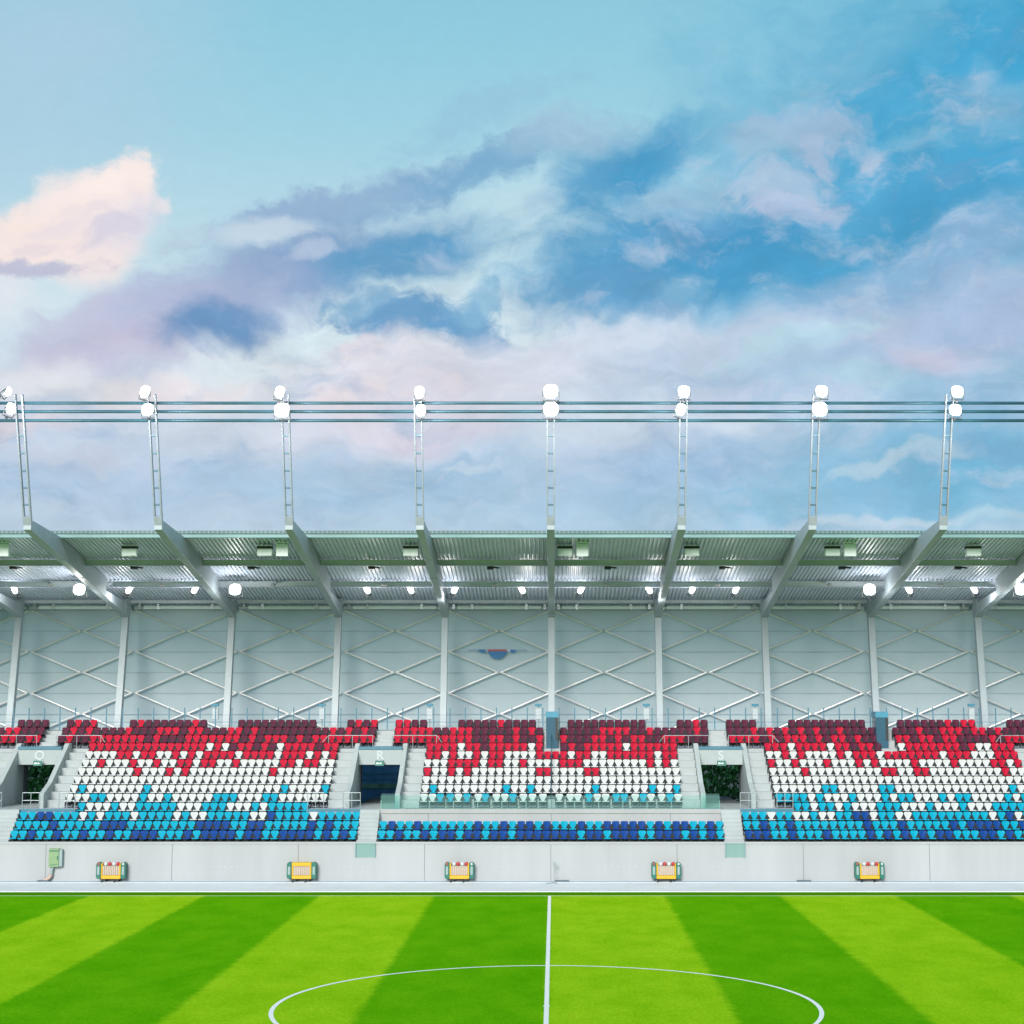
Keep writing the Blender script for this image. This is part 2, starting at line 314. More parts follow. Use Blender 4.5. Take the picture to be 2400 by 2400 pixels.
sc = TN('ShaderNodeVectorMath'); sc.operation = 'SCALE'; t.links.new(base, sc.inputs[0]); t.links.new(f2.outputs[0], sc.inputs[3])
t.links.new(sc.outputs[0], b.inputs['Base Color'])
bp = TN('ShaderNodeBump'); bp.inputs['Strength'].default_value = .35; bp.inputs['Distance'].default_value = .03; t.links.new(n2.outputs[0], bp.inputs['Height']); t.links.new(bp.outputs[0], b.inputs['Normal'])
M['grass'] = m

# ------------------------------------------------------------------ mesh helpers
class MB:
    def __init__(s): s.v = []; s.f = []; s.mi = []; s.cur = 0
    def quad(s, *p):
        n = len(s.v); s.v += [tuple(q) for q in p]; s.f.append(tuple(range(n, n+len(p)))); s.mi.append(s.cur)
    def box(s, x0, x1, y0, y1, z0, z1):
        n = len(s.v); s.v += [(x, y, z) for z in (z0, z1) for y in (y0, y1) for x in (x0, x1)]
        for q in ((0, 2, 3, 1), (4, 5, 7, 6), (0, 1, 5, 4), (2, 6, 7, 3), (0, 4, 6, 2), (1, 3, 7, 5)):
            s.f.append(tuple(n+i for i in q)); s.mi.append(s.cur)
        return s
    def bar(s, p, q, w, h, up=(0, 0, 1)):
        p, q = Vector(p), Vector(q); d = (q-p).normalized(); u = Vector(up)
        if abs(d.dot(u)) > .98: u = Vector((0, 1, 0))
        a = d.cross(u).normalized()*w/2; b_ = a.cross(d).normalized()*h/2
        n = len(s.v)
        for o in (p, q): s.v += [tuple(o-a-b_), tuple(o+a-b_), tuple(o+a+b_), tuple(o-a+b_)]
        for k in ((3, 2, 1, 0), (4, 5, 6, 7), (0, 1, 5, 4), (1, 2, 6, 5), (2, 3, 7, 6), (3, 0, 4, 7)):
            s.f.append(tuple(n+i for i in k)); s.mi.append(s.cur)
        return s
    def tube(s, p, q, r, k=8, r2=None):
        p, q = Vector(p), Vector(q); d = (q-p).normalized(); u = Vector((0, 0, 1)) if abs(d.z) < .9 else Vector((1, 0, 0))
        a = d.cross(u).normalized(); b_ = d.cross(a); n = len(s.v); r2 = r if r2 is None else r2
        for o, rr in ((p, r), (q, r2)):
            for i in range(k):
                w = 2*math.pi*i/k; s.v.append(tuple(o+a*math.cos(w)*rr+b_*math.sin(w)*rr))
        for i in range(k): s.f.append((n+i, n+(i+1) % k, n+k+(i+1) % k, n+k+i)); s.mi.append(s.cur)
        s.f.append(tuple(n+i for i in reversed(range(k)))); s.mi.append(s.cur)
        s.f.append(tuple(n+k+i for i in range(k))); s.mi.append(s.cur); return s
    def path(s, pts, r, k=8):
        for a, b_ in zip(pts, pts[1:]): s.tube(a, b_, r, k)
        return s
    def prism_yz(s, pts, x0, x1):
        """polygon in Y,Z extruded along X"""
        k = len(pts); n = len(s.v)
        for x in (x0, x1): s.v += [(x, y, z) for y, z in pts]
        s.f.append(tuple(n+i for i in range(k))); s.mi.append(s.cur); s.f.append(tuple(n+k+i for i in reversed(range(k)))); s.mi.append(s.cur)
        for i in range(k): j = (i+1) % k; s.f.append((n+i, n+k+i, n+k+j, n+j)); s.mi.append(s.cur)
        return s
    def prism_xz(s, pts, y0, y1):
        k = len(pts); n = len(s.v)
        for y in (y0, y1): s.v += [(x, y, z) for x, z in pts]
        s.f.append(tuple(n+i for i in range(k))); s.mi.append(s.cur); s.f.append(tuple(n+k+i for i in reversed(range(k)))); s.mi.append(s.cur)
        for i in range(k): j = (i+1) % k; s.f.append((n+i, n+k+i, n+k+j, n+j)); s.mi.append(s.cur)
        return s
    def mesh(s, name, mats, bevel=0, smooth=False, seg=1):
        me = D.meshes.new(name); me.from_pydata(s.v, [], s.f)
        for q in (mats if isinstance(mats, (list, tuple)) else [mats]): me.materials.append(M[q])
        me.polygons.foreach_set('material_index', s.mi)
        bm = bmesh.new(); bm.from_mesh(me); bmesh.ops.recalc_face_normals(bm, faces=bm.faces)
        if bevel:
            bmesh.ops.bevel(bm, geom=list(bm.edges), offset=bevel, segments=seg, affect='EDGES', clamp_overlap=True)
        bm.to_mesh(me); bm.free()
        if smooth: me.polygons.foreach_set('use_smooth', [True]*len(me.polygons))
        me.update(); return me
    def build(s, name, mats, parent=None, bevel=0, smooth=False, loc=None, seg=1):
        o = D.objects.new(name, s.mesh(name, mats, bevel, smooth, seg)); COL.objects.link(o)
        if parent: o.parent = parent
        if loc is not None: o.location = loc
        return o
def tag(o, label=None, cat=None, group=None, kind=None):
    if label: o['label'] = label
    if cat: o['category'] = cat
    if group: o['group'] = group
    if kind: o['kind'] = kind
    return o
def empty(name, loc=(0, 0, 0)):
    o = D.objects.new(name, None); COL.objects.link(o); o.location = loc; return o
def put(name, me, parent, loc=None, rot=None):
    o = D.objects.new(name, me); COL.objects.link(o); o.parent = parent
    if loc is not None: o.location = loc
    if rot is not None: o.rotation_euler = rot
    return o
def struct(o): o['kind'] = 'structure'; return o

# ------------------------------------------------------------------ key dimensions
BAY = 7.05; FX = -0.21                     # steel frames stand at FX + k*BAY
KS = range(-6, 6)
def ROWY(i): return 99.39+.823*(i-1)       # seat backs of row i (1..14)
def RT(i): return 2.10+.483*(i-1)          # tread level of row i
XL, XR = -46.0, 40.0
VOM = [-10.83-21.15*2, -10.83-21.15, -10.83, 10.32, 31.47]   # portal centres
VOMV = VOM[1:]
T5 = RT(5)
YV = 106.6                                 # portal face
# ------------------------------------------------------------------ ground, pitch
g = MB(); g.box(-900, 900, -300, 1500, -1.2, -.012); struct(g.build('ground', 'asphalt'))
g = MB(); g.box(-70, 70, -10, 94.13, -.9, .0)
pitch = struct(g.build('pitch', 'grass'))
g = MB(); g.box(-70, 70, 94.13, 98.38, -.9, .045)
struct(g.build('track', 'track', bevel=.012))
g = MB(); g.box(-70, 70, 98.38, 98.92, -.9, .125); struct(g.build('kerb', 'kerb', bevel=.015))
def ribbon(name, pts, w, z=.004, closed=False):
    b_ = MB(); n = len(pts)
    L_ = []
    for i in range(n):
        p = Vector(pts[i]); a = Vector(pts[i-1] if (i or closed) else pts[i]); c = Vector(pts[(i+1) % n] if (i < n-1 or closed) else pts[i])
        d = (c-a).normalized(); nn = Vector((-d.y, d.x)); L_.append((p+nn*w/2, p-nn*w/2))
    for i in range(n if closed else n-1):
        a, b2 = L_[i], L_[(i+1) % n]
        b_.quad((*a[0], z), (*a[1], z), (*b2[1], z), (*b2[0], z))
    return struct(b_.build(name, 'line'))
DC = 58.36
v_ = MB(); v_.quad((-70, 92.55, .002), (70, 92.55, .002), (70, 94.12, .002), (-70, 94.12, .002)); struct(v_.build('grass_verge', 'verge'))
ribbon('touchline', [(-52.5, DC+33.94), (52.5, DC+33.94)], .12, .0035)
ribbon('halfway_line', [(X0, DC-34), (X0, DC+33.88)], .16, .0085)
ribbon('centre_circle_line', [(X0+9.09*math.cos(a*math.pi/90), DC+9.09*math.sin(a*math.pi/90)) for a in range(180)], .155, .006, True)
ribbon('centre_spot', [(X0-.11, DC), (X0+.11, DC)], .22, .012)

# ------------------------------------------------------------------ grandstand
G = empty('grandstand', (0, 105, 0))
tag(G, 'long covered grandstand with pale concrete terraces, white steel frames and corrugated cantilever roof', 'grandstand')
GI = Matrix.Translation((0, -105, 0))
def gb(b_, name, mats, parent=None, **k):
    """part of the grandstand built in world coordinates"""
    o = b_.build(name, mats, None, **k)
    par = parent or G; o.parent = par
    if par is G: o.matrix_parent_inverse = GI
    return o
# front wall with joints
b_ = MB(); b_.box(-60, 60, 98.9, 99.0, -.5, 2.29); b_.box(-60, 60, 98.86, 99.02, 2.21, 2.33)
b_.cur = 1
for k in range(-8, 8):
    x = (1291+294*k-CX)/F*97.9
    b_.box(x-.012, x+.012, 98.893, 98.9, .13, 2.2)
b_.cur = 2
for x0 in (500, 780, 1150, 1420, 1670):
    for i in range(6):
        p = atY(x0+i*14, 2031, 98.88); b_.box(p.x-.035, p.x+.035, 98.892, 98.9, p.z-.03, p.z+.03)
front = gb(b_, 'front_wall', ['concrete', 'joint', 'kerb'])
# terraces
def steps(b_, x0, x1, a, e, zb, back=None):
    for i in range(a, e+1):
        y0 = max(ROWY(i)-.55, 99.03); y1 = ROWY(i)+.273 if i < e else (back or ROWY(i)+.273)
        b_.quad((x0, y0, RT(i)), (x1, y0, RT(i)), (x1, y1, RT(i)), (x0, y1, RT(i)))
        zz = RT(i-1) if i > a else zb
        b_.quad((x0, y0, zz), (x1, y0, zz), (x1, y0, RT(i)), (x0, y0, RT(i)))
        for x in (x0, x1): b_.quad((x, y0, zb), (x, y1, zb), (x, y1, RT(i)), (x, y0, RT(i)))
def fine_steps(b_, x0, x1, ya, za, yb, zb_, n, zbase):
    for i in range(n):
        y0 = ya+(yb-ya)*i/n; y1 = ya+(yb-ya)*(i+1)/n; z1 = za+(zb_-za)*(i+1)/n; z0 = za+(zb_-za)*i/n
        b_.quad((x0, y0, z1), (x1, y0, z1), (x1, y1, z1), (x0, y1, z1)); b_.quad((x0, y0, z0), (x1, y0, z0), (x1, y0, z1), (x0, y0, z1))
        for x in (x0, x1): b_.quad((x, y0, zbase), (x, y1, zbase), (x, y1, z1), (x, y0, z1))
R13 = ROWY(14)+.45
b_ = MB()
b_.box(-60, 60, 98.995, ROWY(1)-.55+.3, 1.0, 2.10)
for i, v in enumerate(VOM):
    nx = v+21.15
    middle = (i == 2); 
    # wide side block between this portal and the next
    if middle:
        steps(b_, v+.57, nx-.57, 1, 3, 1.0, ROWY(4)-.55)
    else:
        steps(b_, v+.57, nx-.57, 1, 3, 1.0, ROWY(4)-.55)
        steps(b_, v+3.76, nx-3.76, 4, 4, 1.0)
        b_.box(v+.57, v+3.76, ROWY(4)-.55, ROWY(5)-.55, 1.0, T5-.01); b_.box(nx-3.76, nx-.57, ROWY(4)-.55, ROWY(5)-.55, 1.0, T5-.01)
    steps(b_, v+2.74, nx-2.74, 5, 11, 1.0)
    steps(b_, v+.57, nx-.57, 12, 14, 6.4, R13)
    # landing and portal floor
    b_.box(v-2.74, v+2.74, ROWY(5)-.55, YV+1.2, 3.4, T5-.004)
    b_.box(v-.57, v+.57, ROWY(4)-.55, ROWY(5)-.55, 3.4, T5-.006)
gb(b_, 'terrace', 'terrace')
b_ = MB(); b_.box(-60, 60, R13, 116.4, 8.0, 8.38+.12)
gb(b_, 'upper_walkway', 'terrace')
# middle parapet with cap, glass
v, nx = VOM[2], VOM[3]
b_ = MB(); yp = ROWY(4)-.62
b_.box(v+.57, nx-.57, yp, ROWY(5)-.545, 2.6, T5-.23); b_.box(v+.55, nx-.55, yp-.06, ROWY(5)-.54, T5-.23, T5+.02)
b_.cur = 1
for q in (1007, 1292, 1568): x = (q-CX)/F*101; b_.box(x-.012, x+.012, yp-.007, yp, 3.0, T5-.24)
mp_ = gb(b_, 'middle_parapet', ['concrete', 'joint'])
b_ = MB(); b_.box(v+.6, nx-.6, yp+.02, yp+.035, T5+.02, T5+.80)
b_.cur = 1
for i in range(0, 15):
    x = v+.62+i*(21.15-1.24)/14; b_.box(x-.02, x+.02, yp+.04, yp+.08, T5+.02, T5+.5)
gb(b_, 'glass_balustrade', ['glass', 'tube'])
# stairs, portals
for i, v in enumerate(VOMV):
    for fa in ((v-.57, v+.57, 99.04, 1.95, ROWY(4)-.55, T5-.012, 9, 1.0), (v-2.74, v-1.64, ROWY(5)+.1, T5, YV+1.2, RT(11)+.25, 7, 2.5),
               (v+1.64, v+2.74, ROWY(5)+.1, T5, YV+1.2, RT(11)+.25, 7, 2.5), (v-.57, v+.57, ROWY(12)-.55, 7.35, R13, RT(14)+.1, 5, 6.6)):
        b_ = MB(); fine_steps(b_, *fa); gb(b_, 'stair_flight', 'terrace')
    # portal: side parapets, lintel, slab
    b_ = MB()
    zt = 7.50
    prof = [(ROWY(5)-.45, 3.9), (ROWY(5)-.45, T5+.85), (ROWY(6)+.3, T5+1.45), (YV+.7, zt+.25), (YV+1.3, zt+.25), (YV+1.3, 3.9)]
    for x0_, x1_ in ((v-1.64, v-1.35), (v+1.35, v+1.64)): b_.prism_yz(prof, x0_, x1_)
    b_.box(v-1.35, v+1.35, YV, YV+.3, 6.45, 7.38)
    por = gb(b_, 'vomitory_portal', 'portal', bevel=.015)
    b_ = MB(); b_.box(v-1.349, v+1.349, YV-.05, ROWY(12)-.5, 7.385, 7.56)
    gb(b_, 'portal_roof_edge', 'blue_edge', por)
    for xa in (v-2.74, v+1.65):
        b_ = MB(); b_.box(xa, xa+1.09, YV+1.2, ROWY(12)-.54, 6.6, RT(11)+.255); gb(b_, 'upper_landing', 'blue_edge', por)
    # tunnel
    TE = 108.9
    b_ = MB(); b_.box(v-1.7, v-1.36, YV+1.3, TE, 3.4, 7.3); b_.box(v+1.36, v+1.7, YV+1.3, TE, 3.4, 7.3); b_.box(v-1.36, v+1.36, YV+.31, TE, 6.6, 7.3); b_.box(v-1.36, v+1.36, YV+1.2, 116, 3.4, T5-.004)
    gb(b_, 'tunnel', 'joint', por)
    # letter on the lintel
    cu = D.curves.new('letter', 'FONT'); cu.body = ['P', 'Q', 'R', 'S'][i] if i < 4 else 'T'
    cu.body = {0: 'Q', 1: 'R', 2: 'S', 3: 'T'}[i]; cu.size = .78; cu.extrude = .008; cu.align_x = 'CENTER'; cu.offset = .012
    tmp = D.objects.new('tmp', cu); COL.objects.link(tmp); bpy.context.view_layer.update()
    me = D.meshes.new_from_object(tmp.evaluated_get(bpy.context.evaluated_depsgraph_get())); me.materials.clear(); me.materials.append(M['letter'])
    D.objects.remove(tmp)
    me.transform(Matrix.Translation((v, YV-.012, 6.77)) @ Matrix.Rotation(math.pi/2, 4, 'X'))
    o = D.objects.new('portal_letter', me); COL.objects.link(o); o.parent = por
    # handrail / glass in front of the landing
    side = -1 if i % 2 == 1 else 1          # rail side relative to the lower stair (left of portal for the second portal)
    ys = ROWY(4)-.5
    for sg in (-1, 1):
        midside = (i == 1 and sg == 1) or (i == 2 and sg == -1)
        x0_, x1_ = sorted((v+sg*.62, v+sg*1.62))
        if midside:
            b_ = MB(); b_.box(x0_, x1_, ys+.1, ys+.115, T5, T5+.9); gb(b_, 'landing_glass', 'glass')
            x0_, x1_ = sorted((v+sg*1.7, v+sg*2.7))
        else:
            b_ = MB(); R_ = .024
            for xx in (x0_, (x0_+x1_)/2, x1_): b_.tube((xx, ys+.1, T5), (xx, ys+.1, T5+.95), R_, 8)
            for zz in (.5, .95): b_.tube((x0_, ys+.1, T5+zz), (x1_, ys+.1, T5+zz), R_, 8)
            gb(b_, 'landing_rail', 'tube'); b_ = MB()
            x2_, x3_ = sorted((v+sg*2.78, v+sg*3.72))
            for xx in (x2_, (x2_+x3_)/2, x3_): b_.tube((xx, ys+.1, T5), (xx, ys+.1, T5+.95), R_, 8)
            for zz in (.5, .95): b_.tube((x2_, ys+.1, T5+zz), (x3_, ys+.1, T5+zz), R_, 8)
            gb(b_, 'landing_rail', 'tube')
            b_ = MB(); xa, xb = sorted((v+sg*.58, v+sg*3.74)); b_.box(xa, xb, ROWY(4)-.575, ROWY(4)-.553, T5-.14, T5+.03)
            gb(b_, 'landing_edge', 'blue_edge')
    # rails framing the seats above the portal
    for sg in (-1, 1):
        b_ = MB(); x0_, x1_ = v+sg*.62, v+sg*3.4; yy = ROWY(12)-.47
        b_.tube((x0_, yy, RT(12)+.82), (x1_, yy, RT(12)+.82), .022, 8)
        for xx in (x0_, v+sg*1.9, x1_): b_.tube((xx, yy, RT(12)), (xx, yy, RT(12)+.82), .022, 8)
        b_.path([(x1_, yy, RT(12)+.82), (v+sg*3.75, yy-.3, RT(12)+.4)], .022)
        gb(b_, 'portal_guard_rail', 'tube')
# handrail that climbs the middle of the block
b_ = MB(); hx = -.21
b_.path([(hx, ROWY(4)-.3, T5+.9), (hx, ROWY(13)-.1, RT(13)+.75)], .028)
for i in range(5, 14, 2): b_.tube((hx, ROWY(i)-.15, RT(i)), (hx, ROWY(i)-.15, RT(i)+.84), .02)
gb(b_, 'middle_handrail', 'rail')
# booths at the top of the terrace
BOOTHS = (-.15, 20.72)
for q in BOOTHS:
    b_ = MB(); b_.box(q-.39, q+.36, ROWY(12)-.1, ROWY(13)+.5, RT(11), RT(11)+2.42); o = gb(b_, 'stair_booth', 'booth', bevel=.02)
    b_ = MB(); b_.box(q-.42, q+.37, ROWY(12)-.14, ROWY(13)+.55, RT(11)+2.42, RT(11)+2.80); gb(b_, 'booth_roof', 'booth_top', o)
    b_ = MB(); b_.box(q+.20, q+.37, ROWY(12)-.13, ROWY(12)-.104, RT(11)+1.0, RT(11)+2.4); gb(b_, 'booth_opening', 'black', o)
    b_ = MB(); b_.box(q-.72, q+.82, ROWY(11)-.3, ROWY(11)+.27, RT(11)-.02, RT(11)+.012); gb(b_, 'booth_step', 'kerb', o)
# rear guard rail, one per bay
for k in range(-6, 6):
    b_ = MB(); x0_ = FX+k*BAY; yy = ROWY(14)+.55
    for j in range(7):
        xx = x0_+.5+j*1.0; b_.box(xx-.034, xx+.034, yy-.02, yy+.02, 8.5, 9.98)
    b_.tube((x0_, yy, 9.05), (x0_+BAY, yy, 9.05), .02, 6)
    b_.tube((x0_, yy, 9.50), (x0_+BAY, yy, 9.50), .012, 6)
    gb(b_, 'rear_guard_rail', 'blue_edge')
# steel frames: column > beam, mast
def frame(x):
    hw = .21
    b_ = MB(); b_.prism_yz([(111.15, 8.4), (111.65, 8.4), (113.0, 16.3), (112.5, 16.3)], x-hw, x+hw)
    b_.box(x-.3, x+.3, 111.05, 111.85, 8.5, 8.54)
    colm = gb(b_, 'steel_column', 'steel', bevel=.012)
    # box beam: cantilever with forked root
    b_ = MB()
    zb = lambda y: 19.47+(15.95-19.47)*(y-91.05)/(112.5-91.05)
    b_.prism_yz([(91.05, zb(91.05)), (112.5, zb(112.5)), (113.0, 16.3), (113.1, 16.75), (106.75, zb(106.75)+.42), (106.75, 18.10), (96.9, 19.62), (91.6, 19.98), (91.05, 19.98)], x-hw, x+hw)
    for y in (97.6, 101.9, 106.9): b_.bar((x-hw-.03, y, zb(y)+.02), (x+hw+.03, y, zb(y)+.02), .10, .06)
    bm_ = gb(b_, 'roof_beam', 'steel', colm, bevel=.008)
    # round gusset at the knee
    b_ = MB(); b_.tube((x-.245, 112.3, 16.55), (x+.245, 112.3, 16.55), .62, 20); gb(b_, 'knee_gusset', 'steel', colm)
    # mast: two flat uprights with rungs, leaning towards the pitch
    p0 = Vector((x, 91.27, 19.5)); p1 = Vector((x, 88.82, 26.45)); d = (p1-p0).normalized()
    b_ = MB()
    for sg in (-1, 1): b_.bar(p0+Vector((sg*.185, 0, 0)), p1+Vector((sg*.185, 0, 0)), .075, .26, (0, -1, 0))
    b_.bar(p0, p0+d*.75, .42, .28, (0, -1, 0))
    b_.cur = 1
    for yy in (1020, 1060, 1100, 1139, 1178):
        p = un(1300, yy, 90.5); tt = (p.z-p0.z)/(p1.z-p0.z); q = p0.lerp(p1, tt); b_.box(x-.165, x+.165, q.y-.05, q.y+.05, q.z-.05, q.z+.05)
    gb(b_, 'mast', ['mast', 'rail'], colm, bevel=.006)
for k in KS: frame(FX+k*BAY)
# horizontal tubes that tie the masts
for y in (943.5, 963.5, 984.5):
    b_ = MB(); p = un(1300, y, 90.25); b_.tube((-60, p.y+.16, p.z), (60, p.y+.16, p.z), .084, 8)
    gb(b_, 'mast_tie_tube', 'rail', smooth=True)
# roof: corrugated deck, purlins, gutter
def ZR(y): return 19.75+(17.02-19.75)*(y-96.5)/(113.8-96.5)
b_ = MB(); pr = []; x = -56.0
while x < 52:
    pr += [(x, 0), (x+.085, 0), (x+.125, .11), (x+.21, .11)]; x += .25
ya, yb = 96.6, 116.2
n0 = len(b_.v)
for (xx, dz) in pr: b_.v += [(xx, ya, ZR(ya)+dz), (xx, yb, ZR(yb)+dz)]
for i in range(len(pr)-1): b_.f.append((n0+2*i, n0+2*i+1, n0+2*i+3, n0+2*i+2)); b_.mi.append(0)
gb(b_, 'roof_deck', 'deck')
b_ = MB(); b_.quad((-56, ya, ZR(ya)+.2), (52, ya, ZR(ya)+.2), (52, yb, ZR(yb)+.2), (-56, yb, ZR(yb)+.2)); gb(b_, 'roof_membrane', 'gutter')
for y, h, w in ((102.0, .34, .22), (107.6, .34, .22), (113.0, .16, .2)):
    b_ = MB(); z = ZR(y)-.07
    b_.box(-56, 52, y-.02, y+.02, z-h, z); b_.box(-56, 52, y-w/2, y+w/2, z-h-.035, z-h); b_.box(-56, 52, y-w/2, y+w/2, z-.03, z)
    gb(b_, 'purlin', 'purlin')
b_ = MB(); b_.box(-56, 52, 96.42, 96.62, 19.58, 19.80); gb(b_, 'eaves_gutter', 'gutter', bevel=.02)
b_ = MB(); b_.box(-56, 52, 96.36, 96.60, 19.803, 19.98); b_.cur = 1
x = -56
while x < 52: b_.box(x, x+.06, 96.35, 96.362, 19.82, 19.96); x += .25
gb(b_, 'gutter_cap', ['gutter_dark', 'gutter'])
# tie beam at the head of the facade, per bay
for k in range(-6, 5):
    b_ = MB(); x0_ = FX+k*BAY; z = atY(1300, 1423.5, 114.6).z
    b_.tube((x0_+.7, 114.6, z), (x0_+BAY-.7, 114.6, z), .13, 12)
    b_.cur = 1
    for xx in (x0_+.45, x0_+1.7, x0_+BAY-1.7, x0_+BAY-.45): b_.box(xx-.09, xx+.09, 114.45, 114.8, z-.15, z+.22)
    b_.tube((x0_+.1, 114.6, z), (x0_+.72, 114.6, z), .14, 12); b_.tube((x0_+BAY-.72, 114.6, z), (x0_+BAY-.1, 114.6, z), .14, 12)
    gb(b_, 'head_tie_tube', ['white_box', 'tube'])
# folded facade of diamond facets
NZ = [16.52-1.393*r for r in range(-1, 7)]
def FY(z): return 115.75-(z-8.4)*.07
b_ = MB(); idx = {}
cols = range(-13, 11)
for j in cols:
    for r_, z in enumerate(NZ):
        rr = r_-1; node = ((j+rr) % 2 == 0)
        x = FX+j*BAY/2; idx[j, r_] = len(b_.v); b_.v.append((x, FY(z)+(.0 if node else .10), z))
for j in list(cols)[:-1]:
    for r_ in range(len(NZ)-1):
        a, b2, c, d = idx[j, r_], idx[j+1, r_], idx[j+1, r_+1], idx[j, r_+1]
        if (j+r_-1) % 2 == 0: b_.f += [(a, b2, c), (a, c, d)]
        else: b_.f += [(a, b2, d), (b2, c, d)]
        b_.mi += [0, 0]
b_.cur = 1
for z in NZ[1:]: b_.box(-56, 52, FY(z)-.02, FY(z)-.008, z-.017, z+.017)
gb(b_, 'facade_cladding', ['facade', 'kerb'])
# lattice braces per bay
for k in range(-6, 5):
    b_ = MB(); b2 = MB()
    x0_ = FX+k*BAY; xm = x0_+BAY/2; x1_ = x0_+BAY
    for r_ in range(6):
        z0, z1 = 16.52-1.393*r_, 16.52-1.393*(r_+1); y0, y1 = FY(z0)-.24, FY(z1)-.24
        if r_ % 2 == 0: pts = ((x0_+.12, xm-.1), (x1_-.12, xm+.1))
        else: pts = ((xm-.1, x0_+.12), (xm+.1, x1_-.12))
        b_.cur = 0
        for xa, xb in pts: b_.tube((xa, y0, z0), (xb, y1, z1), .072, 10)
        b_.cur = 1
        if r_ % 2 == 0: b_.box(xm-.2, xm+.2, y1-.05, y1+.24, z1-.07, z1+.07)
    gb(b_, 'lattice_brace', ['brace', 'steel'])
# rear wall of the walkway and rear ground-level wall below it
vs = [-60]+[q for v in VOM for q in (v*1.088-2.1, v*1.088+2.1)]+[60]
for a, c in zip(vs[::2], vs[1::2]):
    b_ = MB(); b_.box(a, c, 115.9, 116.1, 0, 8.5); gb(b_, 'rear_wall', 'portal')
# white wall boxes with blue lamp by the columns are things of their own
def wall_box(px, label):
    p = atY(px, 1671, 112.6); t_ = tag(empty('wall_box', (p.x, p.y, p.z-.42)), label, 'wall box', 'white boxes along the upper walkway')
    b_ = MB(); b_.box(-.19, .19, -.12, .12, 0, .72); put('box', b_.mesh('box', 'box_grey', .02), t_)
    b_ = MB(); b_.box(-.22, .22, -.14, .14, .86, 1.02); put('lamp_cap', b_.mesh('lamp_cap', 'booth_top', .02), t_)
    b_ = MB(); b_.tube((0, .05, -.6), (0, .05, 1.0), .03); put('post', b_.mesh('post', 'tube'), t_)
names = ['leftmost', 'second from the left', 'third from the left', 'fourth from the left', 'third from the right', 'second from the right', 'rightmost']
for px, nm in zip((505, 755, 1007, 1262, 1515, 1770, 2277), names):
    wall_box(px, 'slim white walkway box with a small blue cap, %s of its row' % nm)
# exit signs
for i, v in enumerate(VOMV):
    z = atY(1300, 1789, YV-.3).z
    wn = ['left-hand', 'second', 'third', 'right-hand'][i]
    cov = ['beneath the letter Q', 'beneath the letter R', 'beneath the letter S', 'beneath the letter T'][i]
    if v > 25: continue
    t_ = tag(empty('exit_sign', (v, YV-.35, z)), 'small green exit sign hung over the stand entrance %s' % cov, 'sign', 'exit signs over the stand entrances')
    b_ = MB(); b_.box(-.27, .27, -.03, .03, -.16, .16); put('panel', b_.mesh('panel', 'sign_green', .01), t_)
    b_ = MB(); b_.box(-.20, -.05, -.034, -.031, -.05, .05); b_.quad((.02, -.034, -.07), (.02, -.034, .07), (.16, -.034, 0)); b_.box(-.05, .04, -.034, -.031, -.02, .02); put('arrow', b_.mesh('arrow', 'exit_white'), t_)
    b_ = MB(); b_.tube((-.2, 0, .16), (-.2, .36, .22), .012); b_.tube((.2, 0, .16), (.2, .36, .22), .012); put('bracket', b_.mesh('bracket', 'tube'), t_)
# things seen through the portals
def hedge(x0_, x1_, label):
    t_ = tag(empty('hedge', ((x0_+x1_)/2, 124, 0)), label, 'hedge')
    w = (x1_-x0_)/2; b_ = MB(); rnd = random.Random(int(x0_*10))
    for i in range(9000):
        x = rnd.uniform(-w, w); z = rnd.uniform(.4, 7.4)+.5*math.sin(x*1.3); y = rnd.uniform(-.9, .9)+.35*math.sin(x*2.2+z*1.7)
        a = rnd.uniform(.12, .30); n = Vector((rnd.gauss(0, 1), rnd.gauss(0, 1), rnd.gauss(0, 1))).normalized(); u = n.orthogonal().normalized()*a; q = n.cross(u)*.6
        c = Vector((x, y, z)); b_.cur = rnd.random() < .4; b_.quad(c-u, c-q, c+u, c+q)
    put('crown', b_.mesh('crown', ['leaf', 'leaf2']), t_)
    b_ = MB()
    for i in range(6):
        x = -w+(i+.5)*2*w/6; b_.tube((x, 0, 0), (x+.1, .1, 6), .09, 8, .03)
    put('trunk', b_.mesh('trunk', 'bark'), t_)
hedge(-42, -31, 'dark green hedge seen through the left stand entrance')
hedge(8.5, 21, 'dark green hedge seen through the right-hand stand entrance')
t_ = tag(empty('kiosk', (-13, 121, 0)), 'dark blue kiosk front seen through the middle-left stand entrance', 'kiosk')
b_ = MB(); b_.box(-5, 5, 0, 3, 0, 8.2); put('wall', b_.mesh('wall', 'shop', .03), t_)
b_ = MB(); b_.box(-4.9, 4.9, -.06, -.003, 4.35, 4.7); put('green_band', b_.mesh('green_band', 'shop2'), t_)
b_ = MB()
for z, h in ((3.4, .10), (4.95, .05), (5.35, .12), (6.0, .05)): b_.box(-4.9, 4.9, -.05, -.003, z, z+h)
put('shelf', b_.mesh('shelf', 'booth_top'), t_)
